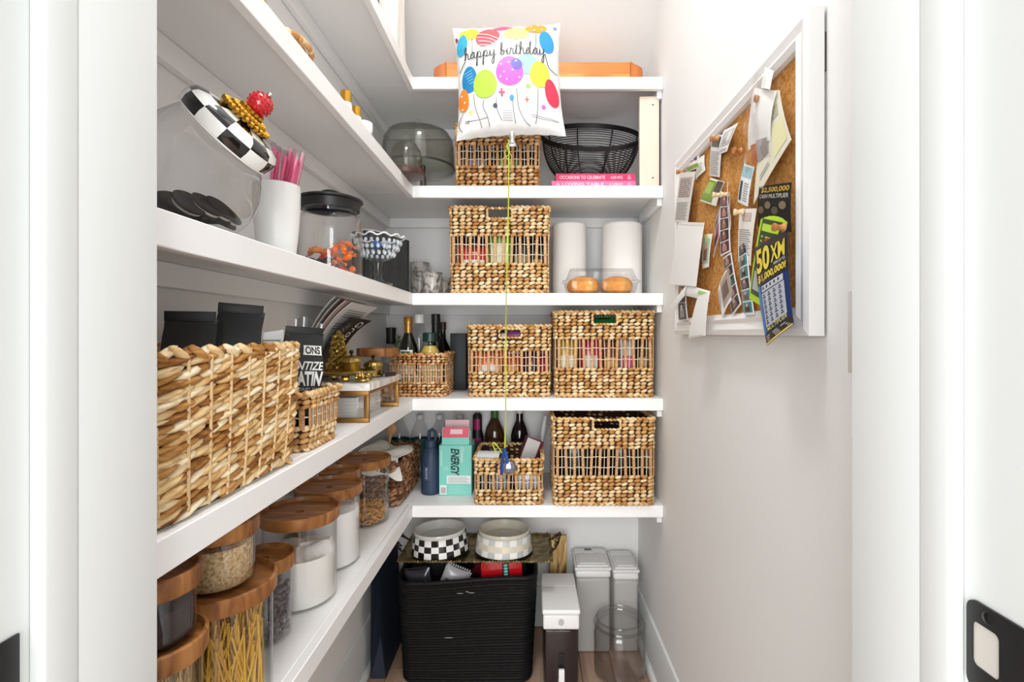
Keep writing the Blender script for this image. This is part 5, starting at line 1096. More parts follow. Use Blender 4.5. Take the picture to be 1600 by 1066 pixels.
t = thing('note_pad', 'white note pad lying across the front of the small basket', 'note pad', (X(763, 1.80), 1.815, E5+.142), rot=(R(6), 0, R(-3))); obj('pad', MB().box(-.042, .038, -.024, .04, 0, .009), PAPER, t, bevel=.0008); obj('cardboard_back', MB().box(-.042, .038, -.024, .04, -.0022, -.0004), mat('#a98f6e', .8), t)
carton('black carton standing under the note pad in the small basket', (X(765, 1.83), 1.86, E5), .075, .06, .128, '#1b1a1c', panel='#8a8888')
# ================================================================ ON THE FLOOR
# ---- black rope basket
bx0, bx1, by0, by1, BHH = -.482, .026, 1.80, 2.13, .378
kb = thing('rope_basket', 'large black rope basket on the floor filled with odds and ends', 'basket', ((bx0+bx1)/2, (by0+by1)/2, .0015)); BROPE = noisemat('black_rope', [(.3, '#060607'), (.7, '#0f0f10')], (60, 60, 60), 3, .6, spec=.25)
W_, D_ = bx1-bx0-.014, by1-by0-.014; f, T = rrect(W_, D_, .05); N = 120; rows = 36; mb = MB()
for q in range(rows):
    z = .006+(BHH-.03)*q/(rows-1); k = .925+.075*q/(rows-1)
    mb.tube([(f(i/N)[0]*k, f(i/N)[1]*k, z+.003*math.sin(i*.21+q)*.4-.010*(q/rows)*math.cos(2*math.pi*(i/N)*2)) for i in range(N)], .0060+.0006*math.sin(q*2.1), 6, closed=True)
stuff(obj('rope_coils', mb, BROPE, kb))
mb = MB(); mb.tube([(f(i/N)[0], f(i/N)[1], BHH-.012-.010*math.cos(4*math.pi*i/N)) for i in range(N)], .0085, 8, closed=True); obj('rim', mb, BROPE, kb)
mb = MB(); shell(mb, W_, D_, .004, BHH-.025, lambda z: .925+.075*z/BHH, r=.05, inset=.003); obj('dark_backing', mb, BLACK, kb, smooth=False)
obj('basket_floor', MB().prism([(f(i/40)[0]*.92, f(i/40)[1]*.92) for i in range(40)], .004, .010), BLACK, kb, smooth=False)
for i, (dx, dz, w_) in enumerate(((-.02, BHH-.052, .012), (.005, BHH-.046, .006), (.02, BHH-.05, .012), (-.06, .17, .016))): obj('scuff', MB().ball((dx, -D_/2*.985-.0085, dz), w_, .0006, .0011, seg=8, rings=3), mat('#b9b8b5', .6), kb)
# fillings that show above the rim
def R3(dx, dy, dz): return (kb.location.x+dx, kb.location.y+dy, dz)
RED = mat('#b3131b', .2, coat=.5)
t = thing('red_box', 'glossy red box with a turquoise beaded strip in the black basket', 'box', R3(.125, -.125, .315), rot=(R(2), R(-3), R(3)))
obj('box_body', MB().box(-.072, .078, 0, .088, 0, .11), RED, t, bevel=.010); mb = MB()
obj('black_band', MB().box(.006, .030, -.0022, -.0006, .012, .102), BLACK, t, bevel=.0008, seg=1); n = 9
for i in range(8): obj('turquoise_bead', MB().ball((.018, -.005, .018+i*.0112), .0085, .0035, .0052, seg=8, rings=4), mat('#6fc0ae', .3), t)
obj('black_band_top', MB().box(.006, .030, .004, .084, .1103, .1115), BLACK, t)
t = thing('wine_red_pouch', 'dark red pouch tucked left of the glossy red box', 'pouch', R3(.03, -.012, .27), rot=(0, R(35), 0)); mb = MB(); pillow(mb, .13, .12, .05); mb.v = [(x, y, z+.06) for x, y, z in mb.v]; obj('pouch', mb, mat('#6e0f1c', .35), t); obj('zip', MB().box(-.06, .06, -.002, .002, .119, .124), BLACK, t)
packet('silver pouch with grey print poking out of the black basket', R3(-.085, -.105, .265), .10, .135, .04, '#b5b4b6', (0, R(24), R(5)), '#5b5a60', .3)
packet('crumpled dark foil wrapper at the left of the black basket', R3(-.165, -.09, .255), .10, .125, .04, '#3a3a40', (0, R(-12), R(-8)), '#9d9ca2', .2)
t = thing('black_case', 'smooth black case lying slanted in the black basket', 'case', R3(-.035, -.078, .310), rot=(0, R(14), 0)); obj('shell', MB().box(-.07, .08, 0, .045, 0, .045), mat('#0e0f10', .3), t, bevel=.012, seg=3); obj('seam', MB().box(-.071, .081, -.001, .001, .021, .0235), mat('#2b2c2e', .4), t)
# filler boxes deeper down that carry the tray
for dx, w_, c, lab in ((-.14, .18, '#161617', 'black storage box standing inside the black basket, left'), (.11, .20, '#19191b', 'black storage box standing inside the black basket, right')):
    carton(lab, R3(dx, .074, .012), w_, .12, .413, c, name='storage_box')
# ---- gold tray across the basket with two checkered bowls
TRG = noisemat('tarnished_gold', [(.3, '#5c5136'), (.5, '#8a7b52'), (.75, '#c2b07a')], (40, 40, 40), 5, .35, metal=.9)
tz = .430; tr = thing('gold_serving_tray', 'tarnished gold serving tray with beaded edge on the black basket', 'tray', (-.195, 1.912, tz)); hw, hd = .268, .124
def trf(u, v):
    x, y = 2*u-1, 2*v-1; e = max(abs(x)**10, abs(y)**6); return Vector((hw*x, hd*y, .004+.012*e))
obj('tray_plate', MB().grid(trf, 30, 16, .003), TRG, tr)
mb = MB(); f, T = rrect(2*hw+.004, 2*hd+.004, .01); n = 150
for i in range(n):
    x, y, a = f(i/n); mb.ball((x, y, .0155+.001*math.sin(i*1.7)), .0056, .004, .0042+.001*math.sin(i*2.3), seg=5, rings=2)
stuff(obj('beaded_edge', mb, TRG, tr)); 
for s in (-1, 1):
    hn = obj('branch_handle', MB().tube([(s*(hw-.004), -.055, .016), (s*(hw+.016), -.05, .03), (s*(hw+.030), -.03, .045), (s*(hw+.036), 0, .06), (s*(hw+.030), .03, .045), (s*(hw+.016), .05, .03), (s*(hw-.004), .055, .016)], .0035, 7), mat('#4a4030', .35, .8), tr); mb = MB(); random.seed(4)
    for i in range(26):
        a = i/25; mb.ball((s*(hw+.036*math.sin(a*math.pi))+random.uniform(-.004, .004), -.055+.11*a, .016+.045*math.sin(a*math.pi)+random.uniform(-.002, .006)), .0052, .004, .0042, seg=5, rings=2)
    stuff(obj('leaf_beads', mb, mat('#5d523c', .35, .8), hn))
def check_bowl(label, x, y, z, r0, r1, h_, pal, inner, rot):
    t = thing('pet_bowl', label, 'bowl', (x, y, z), rot=rot, group='checkered enamel bowls')
    obj('bowl_inside', MB().lathe([(r0*.96, .0), (r0*.97, .002), (r1*.985, h_-.010), (r1, h_-.003), (r1*.985, h_), (r1*.93, h_-.002), (r1*.86, h_-.020), (r1*.8, h_-.030), (0, h_-.033)], 56), inner, t)
    n = 24; rows = 3; src = {}
    for q in range(rows):
        za, zb = .004+(h_-.018)*q/rows, .004+(h_-.018)*(q+1)/rows; ra, rb_ = r0+(r1-r0)*za/h_, r0+(r1-r0)*zb/h_
        for k in range(n):
            key = (q, pal(q, k))
            if key not in src:
                mb = MB(); f = lambda u, v: Vector(((ra+(rb_-ra)*v)*math.cos(2*math.pi/n*(u-.5)), (ra+(rb_-ra)*v)*math.sin(2*math.pi/n*(u-.5)), za+(zb-za)*v)); mb.grid(f, 3, 1, .0012); src[key] = obj('check_tile', mb, mat(pal(q, k), .14, coat=.5), t, rot=(0, 0, 2*math.pi*k/n))
            else: share('check_tile', src[key], t, (0, 0, 0), (0, 0, 2*math.pi*k/n))
    obj('foot_band', MB().lathe([(r0*.9, 0), (r0*1.005, 0), (r0*1.012, .003), (r0*.99, .004)], 56), mat('#17150f', .4), t); return t
check_bowl('black and white checkered enamel bowl on the gold tray', X(688, 1.905), 1.905, tz+.0095, .107, .096, .080, lambda q, k: '#f3f2ee' if (q+k) % 2 else '#0c0c0e', mat('#d8d6cf', .2, coat=.4), (R(-1), R(-2), 0))
PAL2 = ['#c9c9c8', '#e9e6da', '#dcd9cf', '#e3d3b4', '#b9bbbd', '#efede6', '#cfc9b6']
check_bowl('pale grey and cream checkered enamel bowl on the gold tray', X(787, 1.905), 1.905, tz+.0095, .107, .096, .080, lambda q, k: (['#efece4', '#efede6', '#e2d6bc'] if (q+k) % 2 else ['#bfc0c1', '#cbcbc9', '#d6cfbd'])[(q*5+k*3) % 3], mat('#cfc8b8', .25, coat=.4), (R(-1), R(1), .13))
# ---- weathered picture board behind, navy bag at the left
AGED = noisemat('aged_print', [(.3, '#5a4630'), (.45, '#b99255'), (.6, '#dcc08a'), (.8, '#efe0b8')], (30, 8, 5), 6, .8, 1.5)
t = thing('aged_board', 'stained yellow wooden board standing right of the gold tray', 'board', (X(873, 2.06), 2.085, .0015)); obj('board', MB().box(-.034, .034, 0, .018, 0, Z(838, 2.085)), AGED, t, bevel=.001); obj('dark_edge', MB().box(-.0375, -.0343, 0, .018, 0, Z(838, 2.085)), mat('#54452f', .8), t)
NV = mat('#17202f', .6); nb = thing('paper_gift_bag', 'flat dark navy paper bag standing against the left wall on the floor', 'bag', (-.555, 1.96, .0015))
def nbp(n, vs_, fs): return obj(n, MB().add(vs_, fs), NV, nb, smooth=False)
h_ = .40; nbp('side_panel', [(-.020, -.12, 0), (-.020, .12, 0), (-.018, .12, h_), (-.018, -.12, h_)], [(0, 1, 2, 3)]); nbp('side_panel', [(.034, -.12, 0), (.034, .12, 0), (.014, .12, h_), (.014, -.12, h_)], [(0, 1, 2, 3)])
for s in (-1, 1): nbp('gusset', [(-.020, s*.12, 0), (.034, s*.12, 0), (.006, s*.085, .13), (-.018, s*.12, h_), (.014, s*.12, h_), (.0, s*.085, h_)], [(0, 1, 2), (0, 2, 5, 3), (1, 4, 5, 2)])
nbp('bag_base', [(-.020, -.12, .001), (.034, -.12, .001), (.034, .12, .001), (-.020, .12, .001)], [(0, 1, 2, 3)]); obj('cord_handle', MB().tube([(.015, -.04, h_-.02), (.02, -.035, h_+.04), (.02, 0, h_+.07), (.02, .035, h_+.04), (.015, .04, h_-.02)], .002, 6), mat('#0e141e', .7), nb)
# ---- cereal containers, drink dispenser, glass jar
LIDW = mat('#ecebe9', .4); CLR = mat('#dedbd6', .3, alpha=.55)
def cereal(label, x0, x1, y0, y1, h_):
    t = thing('cereal_container', label, 'container', ((x0+x1)/2, (y0+y1)/2, .0015), group='clear containers with white flip lids'); w_, d_ = x1-x0, y1-y0; hb_ = h_-.055
    obj('clear_body', MB().box(-w_/2+.006, w_/2-.006, -d_/2+.006, d_/2-.006, 0, hb_), CLR, t, bevel=.014, seg=4)
    obj('lid_collar', MB().box(-w_/2+.003, w_/2-.003, -d_/2+.003, d_/2-.003, hb_+.0005, hb_+.030), LIDW, t, bevel=.012, seg=3)
    l_ = obj('lid', MB().box(-w_/2, w_/2, -d_/2, d_/2, hb_+.0305, hb_+.042), LIDW, t, bevel=.0055, seg=3)
    obj('flip_cap', MB().box(-w_/2+.010, w_/2-.010, -d_/2+.008, d_*.16, hb_+.0425, hb_+.050), LIDW, l_, bevel=.0036, seg=2); obj('raised_panel', MB().box(-w_/2+.02, w_/2-.02, -d_/2+.018, d_*.10, hb_+.0503, hb_+.054), LIDW, l_, bevel=.0018, seg=2)
    obj('tail_panel', MB().box(-w_/2+.010, w_/2-.010, d_*.20, d_/2-.008, hb_+.0425, hb_+.050), LIDW, l_, bevel=.0036, seg=2); obj('tab', MB().box(-.022, .022, d_*.165, d_*.192, hb_+.0425, hb_+.053), LIDW, l_, bevel=.001); return t, hb_
t, hb_ = cereal('tall clear container with white flip lid left of its twin', .171, .315, 1.982, 2.155, .345); obj('lid_mark', MB().grid(lambda u, v: Vector((-.02+.03*u, .055+.018*v, hb_+.0506)), 1, 1), mat('#5a5a5c', .5), t)
cereal('tall clear container with white flip lid beside the right wall', .319, .424, 1.984, 2.155, .335)
dx0, dx1, dy0, dy1, dh = .040, .166, 1.715, 1.985, .322; ds = thing('drink_dispenser', 'white-lidded drink dispenser with dark tea and tap on the floor', 'dispenser', ((dx0+dx1)/2, (dy0+dy1)/2, .0015)); w_, d_ = dx1-dx0, dy1-dy0
TEA = mat('#3a2d2f', .12, coat=.3); obj('clear_tank', MB().box(-w_/2+.005, w_/2-.005, -d_/2+.005, d_/2-.005, .010, .245), glass('tank', '#d9d6d4', '#97928f', .8, .06), ds, bevel=.008, seg=3); obj('dark_tea', MB().box(-w_/2+.009, w_/2-.009, -d_/2+.009, d_/2-.009, .014, .240), TEA, ds, bevel=.006); obj('foot', MB().box(-w_/2+.004, w_/2-.004, -d_/2+.004, d_/2-.004, 0, .0095), mat('#c9c7c4', .4), ds, bevel=.003)
obj('collar', MB().box(-w_/2+.002, w_/2-.002, -d_/2+.002, d_/2-.002, .2455, .296), LIDW, ds, bevel=.008, seg=3); l_ = obj('lid', MB().box(-w_/2-.001, w_/2+.001, -d_/2-.002, d_*.10, .2965, .3135), LIDW, ds, bevel=.007, seg=3); obj('rear_lid', MB().box(-w_/2-.001, w_/2+.001, d_*.105, d_/2+.001, .2965, .3115), LIDW, ds, bevel=.006, seg=3)
obj('emblem', MB().ball((0, -d_/2+.0018, .272), .010, .0006, .012, seg=16, rings=6), mat('#b9b8b7', .3), ds); obj('tap_slot', MB().box(-.010, .010, -d_/2+.0035, -d_/2+.0048, .105, .165), BLACK, ds, bevel=.0006, seg=1)
tp_ = obj('tap_body', MB().box(-.011, .011, -d_/2-.030, -d_/2+.0045, .055, .085), LIDW, ds, bevel=.004); obj('tap_lever', MB().box(-.010, .010, -d_/2-.020, -d_/2-.008, .0855, .125), LIDW, tp_, bevel=.004); obj('spout', MB().lathe([(.0085, .035), (.0085, .0545), (.006, .0545), (.006, .035)], 16, Matrix.Translation((0, -d_/2-.018, 0)), closed=True), LIDW, tp_)
gj = thing('glass_jar', 'large empty open glass jar on the floor beside the right baseboard', 'jar', (.325, 1.872, .0015)); r = .0935
obj('jar_body', MB().lathe([(0, .001), (r-.012, .001), (r-.002, .010), (r, .03), (r, .150), (r-.004, .170), (r-.012, .178), (r-.012, .182), (r-.0155, .182), (r-.0155, .176), (r-.0075, .168), (r-.0035, .149), (r-.0035, .03), (r-.006, .014), (r-.016, .008), (0, .012)], 56), GLASS_J, gj)
obj('rolled_rim', MB().tube([((r-.004)*math.cos(2*math.pi*i/56), (r-.004)*math.sin(2*math.pi*i/56), .184) for i in range(56)], .0058, 8, closed=True), glass('rim_glass', '#eceded', '#6f7271'), gj); obj('lip_ring', MB().tube([((r-.011)*math.cos(2*math.pi*i/56), (r-.011)*math.sin(2*math.pi*i/56), .203) for i in range(56)], .0042, 8, closed=True), bpy.data.materials['rim_glass'], gj)
obj('neck', MB().lathe([(r-.012, .188), (r-.012, .2), (r-.0145, .2), (r-.0145, .188)], 56, closed=True), GLASS, gj)
# ================================================================ CORKBOARD ON THE RIGHT WALL
CX = XR-.016                                   # cork surface
BYN, BYF, BZ0, BZ1 = .790, 1.527, 1.240, 1.7506
cbd = thing('cork_board', 'white-framed cork pinboard hanging on the right wall', 'pinboard', (XR, (BYN+BYF)/2, BZ0))
ox, oy, oz = XR, (BYN+BYF)/2, BZ0
def loc(p): return Vector((p[0]-ox, p[1]-oy, p[2]-oz))
obj('cork_panel', MB().box(CX-ox, -.002, BYN+.02-oy, BYF-.02-oy, .02, BZ1-oz-.02), CORK, cbd)
FRM = mat('#efeeec', .35); fw = .047
def mitre(y0, z0, y1, z1, iy0, iz0, iy1, iz1):
    """one frame member between two outer corners and two inner corners, stepped profile"""
    steps = [(0, -.004), (0, -.028), (.25, -.031), (.55, -.027), (.72, -.031), (.95, -.026), (1, -.020), (1, -.0165)]
    vs_ = [(d, y0+(iy0-y0)*t-oy, z0+(iz0-z0)*t-oz) for t, d in steps]+[(d, y1+(iy1-y1)*t-oy, z1+(iz1-z1)*t-oz) for t, d in steps]; n = len(steps)
    return MB().add(vs_, [(i, i+1, n+i+1, n+i) for i in range(n-1)]+[tuple(range(n)), tuple(range(2*n-1, n-1, -1))])
o4 = [(BYF, BZ0), (BYN, BZ0), (BYN, BZ1), (BYF, BZ1)]; i4 = [(BYF-fw, BZ0+fw), (BYN+fw, BZ0+fw), (BYN+fw, BZ1-fw), (BYF-fw, BZ1-fw)]
for k in range(4):
    l = (k+1) % 4; obj('frame_member', mitre(*o4[k], *o4[l], *i4[k], *i4[l]), FRM, cbd, angle=20)
obj('wall_gap_shade', MB().box(-.0038, -.0005, BYN+.0008-oy, BYN+.006-oy, .41, .47), mat('#3a352e', .5), cbd)  # dark strip painting the shade in the gap between frame and wall
def BP(px, py, off=0):
    """photo pixel -> point on the cork (Y and Z are real places on the wall)"""
    x = CX-.001-off; y = x*800/(px-829); return Vector((x, y, CAMZ-(py-520)/800*y))
def U_(x, y): return (1040+.22514*x, 100+.22514*y)
def L_(x, y): return (1040+.22514*x, 320+.22514*y)
lay_ = [0]
def paper(name, label, cat, c, col, off=None, bulge=.003, tip=0, side=0, group='papers pinned to the cork board', rough=.6, nu=6, nv=10):
    """sheet over four photo corners TL TR BR BL; tip lifts the bottom edge off the cork, side the near edge"""
    lay_[0] += 1; off = .001+.0011*lay_[0] if off is None else off
    P = [BP(*c[0], off), BP(*c[1], off), BP(*c[2], off), BP(*c[3], off)]
    base = sum(P, Vector())/4
    t = thing(name, label, cat, base, group=group); Q = [p-base for p in P]; q = quad(Q, bulge, Vector((-1, 0, 0)))
    f = lambda u, v: q(u, v)+Vector((-tip*(1-v)**2-side*u*u, 0, 0))
    obj('sheet', MB().grid(f, nu, nv, .0005), mat(col, rough, spec=.2), t); return t, f
def lines(t, f, u0, u1, v0, v1, n, m, hgt=.35, name='printed_text', jag=.15):
    mb = MB(); dv = (v1-v0)/n
    for k in range(n): patch(f, u0, u1-(u1-u0)*jag*((k*7) % 3)/2, v0+dv*k, v0+dv*(k+hgt), m, t, .0007, 2, mb=mb)
    return stuff(obj(name, mb, m, t, smooth=False))
def photo(t, f, cells, pal, mu=.08, mv=.02, gap=.02):
    """strip of little pictures: each a printed panel with a few blotches of colour"""
    for k in range(cells):
        v0 = mv+(1-2*mv)*k/cells+gap/2; v1 = mv+(1-2*mv)*(k+1)/cells-gap/2; c = pal[k % len(pal)]
        patch(f, mu, 1-mu, v0, v1, mat(c[0], .35), t, .0007, 3, 'picture')
        patch(f, .3, .72, v0+(v1-v0)*.12, v0+(v1-v0)*.62, mat(c[1], .35), t, .0010, 3, 'picture_figure'); patch(f, .40, .62, v0+(v1-v0)*.55, v0+(v1-v0)*.88, mat(c[2], .35), t, .0013, 3, 'picture_face')
SK = '#c79a80'
t, f = paper('recipe_clipping', 'long printed recipe clipping at the far left of the board', 'clipping', (U_(100, 755), U_(208, 745), L_(165, 120), L_(70, 122)), '#ddd9d1', tip=.004, off=.0165); lines(t, f, .1, .9, .05, .42, 16, GREYINK); patch(f, .12, .9, .50, .90, mat('#b7aaa2', .7), t, .0006, 3, 'printed_block'); lines(t, f, .15, .85, .52, .88, 9, mat('#6f625c', .8)); 
t, f = paper('note_card', 'small white folded card behind the flowery card', 'card', (U_(232, 652), U_(270, 630), U_(276, 738), U_(206, 806)), '#efede6'); lines(t, f, .2, .8, .2, .7, 4, mat('#9fb98a', .7))
t, f = paper('flower_card', 'small flowery card near the upper left frame of the board', 'card', (U_(143, 648), U_(235, 600), U_(245, 715), U_(145, 756)), '#f2efe8', bulge=.004); patch(f, .1, .9, .08, .3, mat('#8fae4e', .6), t, .0007, 3, 'leaf_print')
for k, c in enumerate(('#8d3f74', '#a33a52', '#6f4a8a')): patch(f, .12+.28*k, .32+.28*k, .5, .85, mat(c, .6), t, .0008, 2, 'flower_print')
t, f = paper('newspaper_strip', 'narrow newspaper strip under the slanted drawing card', 'clipping', (U_(325, 485), U_(405, 492), U_(375, 786), U_(305, 775)), '#dedbd5'); patch(f, .1, .9, .70, .95, mat('#6b665f', .7), t, .0007, 3, 'printed_block'); lines(t, f, .1, .9, .05, .62, 14, GREYINK)
t, f = paper('drawing_card', 'slanted white card with a grey line drawing near the board top', 'card', (U_(405, 460), U_(545, 405), U_(465, 605), U_(360, 630)), '#f0efec', side=.012); patch(f, .1, .9, .3, .88, mat('#c4c3c2', .6), t, .0007, 4, 'drawing_ground'); patch(f, .5, .86, .45, .8, mat('#e6e5e3', .6), t, .0010, 3, 'drawing_light'); lines(t, f, .2, .55, .38, .6, 3, mat('#77767a', .7), .5); lines(t, f, .15, .8, .08, .22, 2, GREYINK)
t, f = paper('garden_photo', 'bright green garden snapshot in the middle of the board', 'photo', (U_(312, 790), U_(410, 818), U_(350, 988), U_(240, 950)), '#f1f0ec'); patch(f, .02, .72, .08, .94, mat('#7ba02e', .4), t, .0007, 4, 'grass_print'); patch(f, .1, .5, .4, .85, mat('#a3c14a', .4), t, .0010, 3, 'light_grass_print'); patch(f, .62, .98, .55, .98, mat('#4a4640', .4), t, .0011, 3, 'dark_print')
t, f = paper('photo_strip', 'dark photo booth strip hanging in the middle of the board', 'photo', (L_(385, -75), L_(448, -75), L_(452, 325), L_(382, 360)), '#efeeec'); photo(t, f, 5, [('#5a1f33', '#b5867a', SK), ('#2b2024', '#8d4a4f', SK), ('#3a2329', '#a06a5f', SK)])
t, f = paper('party_photo', 'narrow slanted snapshot left of the middle photo strip', 'photo', (L_(350, 100), L_(388, -5), L_(376, 205), L_(332, 370)), '#eceae6'); photo(t, f, 2, [('#9a5360', '#3b2a30', SK), ('#b8c0cc', '#5d4a50', SK)])
t, f = paper('curled_sheet', 'white curled handwritten sheet right of the middle photo strip', 'paper', (L_(430, -115), L_(478, -168), L_(498, 85), L_(448, 178)), '#f2f1ee', side=.014, bulge=.006); lines(t, f, .3, .85, .1, .6, 6, GREYINK, .3); patch(f, .25, .5, .62, .86, mat('#4a4a4e', .6), t, .0008, 2, 'scribble')
t, f = paper('portrait_card', 'small portrait card beside the blank white sheet', 'photo', (L_(265, 208), L_(326, 200), L_(300, 432), L_(255, 445)), '#efece0'); photo(t, f, 1, [('#a9bfa6', '#7a5a4a', SK)], .12, .12); patch(f, .1, .6, .9, .97, mat('#c9d94e', .5), t, .0012, 2, 'yellow_tab')
t, f = paper('photo_strip', 'lower dark photo strip leaning behind the diamond-shaped photo', 'photo', (L_(400, 372), L_(455, 330), L_(526, 690), L_(465, 772)), '#e9e8e6'); photo(t, f, 5, [('#2a2225', '#7a5a58', SK), ('#463038', '#9c7a70', SK), ('#1f3a3d', '#3f7f80', '#d0b09a')])
t, f = paper('portrait_photo', 'large snapshot turned like a diamond near the board bottom', 'photo', (L_(445, 415), L_(482, 622), L_(395, 782), L_(365, 580)), '#f3f2f0', bulge=.005); patch(f, .08, .92, .30, .95, mat('#a8998f', .4), t, .0008, 4, 'picture'); patch(f, .3, .75, .4, .8, mat('#6d5a50', .4), t, .0011, 3, 'picture_figure'); lines(t, f, .2, .8, .06, .24, 3, GREYINK)
t, f = paper('recipe_clipping', 'printed recipe strip pinned with a pale pin beside the tickets', 'clipping', (L_(515, 30), L_(632, 25), L_(590, 422), L_(505, 396)), '#e6dfd8'); lines(t, f, .1, .9, .05, .65, 15, GREYINK); patch(f, .25, .8, .78, .93, mat('#c4b3a8', .7), t, .0007, 3, 'printed_block')
t, f = paper('photo_strip', 'teal photo booth strip left of the big lottery ticket', 'photo', (L_(508, 285), L_(562, 240), L_(616, 762), L_(545, 766)), '#eceae8'); photo(t, f, 6, [('#2f7f84', '#2a2023', SK), ('#39888a', '#5a3d38', SK), ('#1f2a3a', '#6d5a58', SK)])
t, f = paper('ticket_stub', 'light blue and white ticket stub under the plastic sleeve', 'ticket', (U_(545, 690), U_(616, 716), U_(570, 990), U_(500, 955)), '#e4e9ea'); patch(f, .04, .96, .70, .96, mat('#9fc4cf', .5), t, .0007, 3, 'blue_block'); lines(t, f, .5, .9, .1, .6, 8, GREYINK); patch(f, .12, .34, .08, .58, mat('#3a3f45', .6), t, .0008, 3, 'dark_print')
t, f = paper('envelope', 'yellowed envelope hanging behind the clear plastic sleeve', 'envelope', (U_(700, 190), U_(790, 180), U_(872, 525), U_(610, 975)), '#e2ddca', bulge=.004); patch(f, .25, .85, .60, .78, mat('#b9b6a0', .7), t, .0007, 3, 'stamp_print'); lines(t, f, .2, .5, .12, .2, 2, GREYINK); patch(f, .62, .95, .1, .5, mat('#e3dfae', .7), t, .0007, 3, 'yellow_panel')
t, f = paper('party_photo', 'dark reddish snapshot strip in the lower left corner of the board', 'photo', (L_(90, 558), L_(140, 560), L_(156, 800), L_(90, 806)), '#e6e3df'); photo(t, f, 2, [('#3b4a5a', '#8f8f98', '#d6c0ae'), ('#5d4438', '#2b2a30', SK)])
t, f = paper('blank_sheet', 'blank white sheet covering the lower left of the board', 'paper', (L_(90, 118), L_(268, 125), L_(240, 568), L_(50, 550)), '#f1efec', tip=.010, bulge=.005)
patch(f, .02, .98, .955, .985, mat('#e2dfdb', .7), t, .0006, 3, 'fold_line')
# folded white note hanging over the bottom frame
lay_[0] += 1; fo = .026; base = BP(*L_(200, 700), fo); t = thing('folded_note', 'white folded note hanging over the bottom frame of the board', 'paper', base, group='papers pinned to the cork board')
for nm, c, o_ in (('top_fold', (L_(150, 552), L_(310, 600), L_(300, 668), L_(128, 628)), 0), ('left_flap', (L_(150, 552), L_(132, 632), L_(62, 730), L_(34, 708)), .004), ('hanging_strip', (L_(222, 640), L_(308, 603), L_(276, 908), L_(160, 926)), .003)):
    f = quad([BP(*p, fo+o_)-base for p in c], .004, Vector((-1, 0, 0))); obj(nm, MB().grid(f, 5, 8, .0005), PAPER, t)
    if nm == 'top_fold': patch(f, .62, .94, .45, .8, mat('#9fd06a', .5), t, .001, 2, 'green_tab')
    if nm == 'hanging_strip': patch(f, .1, .9, .0, .04, mat('#dcdad6', .7), t, .0008, 2, 'fold_line')
# clear sleeve with folded receipts
SLV = glass('sleeve_film', '#fbfbfa', '#e6e5e3', .9, .12)
t, f = paper('plastic_sleeve', 'crumpled clear plastic sleeve with white paper pinned high on the board', 'sleeve', (U_(618, 165), U_(772, 185), U_(728, 530), U_(572, 600)), '#f3f2f0', bulge=.007)
fq = f; obj('film', MB().grid(lambda u, v: fq(-.08+1.16*u, -.38+1.62*v)+Vector((-.006-.006*math.sin(7*u+5*v)*.5, 0, 0)), 14, 20), SLV, t); f2 = lambda u, v: fq(.15+.55*u, -.30+.34*v)+Vector((-.003, 0, 0)); obj('orange_tag', MB().grid(lambda u, v: f2(.2+.7*u, v), 4, 4, .0005), mat('#c9744a', .5), t); obj('grey_slip', MB().grid(lambda u, v: fq(.55+.4*u, -.32+.4*v)+Vector((-.004, 0, 0)), 4, 4, .0005), mat('#a9a3a3', .5), t)
obj('top_fold', MB().grid(lambda u, v: fq(.45+.5*u-.1*v, 1.02+.34*v)+Vector((-.004-.006*u, 0, 0)), 5, 5, .0006), mat('#e9e6e2', .5), t)
# lottery tickets
YEL = mat('#e8d23c', .35); GLD = mat('#c9a136', .4)
t, f = paper('lottery_ticket', 'black lottery ticket with gold prize amount at the near frame', 'ticket', (U_(650, 852), U_(874, 820), L_(874, 190), L_(640, 150)), '#20201e'); lettering('$2,500,000', f, .12, .97, .82, .95, GLD, t, .0010, .1, .02); lettering('CASH MULTIPLIER', f, .08, .95, .70, .79, mat('#d5d2c6', .4), t, .0010, .15); lettering('$20', f, .05, .18, .95, .995, bl2, t, .001)
for k in range(4): u0, v0 = .14+.22*k, .42+.12*(k % 2); f_ = f; obj('coin_print', MB().add([f_(u0+.10*math.cos(a*.524), v0+.09*math.sin(a*.524))+Vector((-.0008, 0, 0)) for a in range(12)], [tuple(range(12))]), mat(['#5a4f32', '#6e6142', '#4a4434', '#74664a'][k], .4), t, smooth=False)
t, f = paper('lottery_ticket', 'lime green lottery ticket behind the blue and yellow one', 'ticket', (L_(670, 60), L_(855, 95), L_(690, 716), L_(580, 650)), '#b5d83c', bulge=.004); patch(f, .1, .9, .08, .95, mat('#27401c', .4), t, .0007, 4, 'dark_print'); patch(f, .16, .84, .45, .66, mat('#8fbb2d', .4), t, .0010, 4, 'green_print'); patch(f, .16, .84, .82, .9, mat('#b5d83c', .4), t, .0010, 4, 'green_print'); patch(f, .18, .8, .14, .36, mat('#aeb6b0', .5), t, .0010, 4, 'scratch_panel')
lines(t, f, .2, .8, .70, .80, 2, mat('#c7e25a', .4)); u0, v0 = .55, .72; obj('red_print', MB().add([f(u0+.16*math.cos(a*.524), v0+.045*math.sin(a*.524))+Vector((-.0014, 0, 0)) for a in range(12)], [tuple(range(12))]), mat('#b5321f', .4), t, smooth=False)
t, f = paper('lottery_ticket', 'blue and yellow 50X lottery ticket hanging over the bottom frame', 'ticket', (L_(618, 302), L_(862, 172), L_(925, 830), L_(722, 978)), '#20356b', off=.034, bulge=.006, tip=.004, side=.004); patch(f, .0, 1, .58, 1, mat('#16181f', .35), t, .0006, 6, 'dark_top'); patch(f, .0, 1, .0, .10, mat('#15171c', .35), t, .0006, 4, 'dark_foot'); patch(f, .0, 1, .0, .018, mat('#e6cf6a', .4), t, .0009, 4, 'gold_edge')
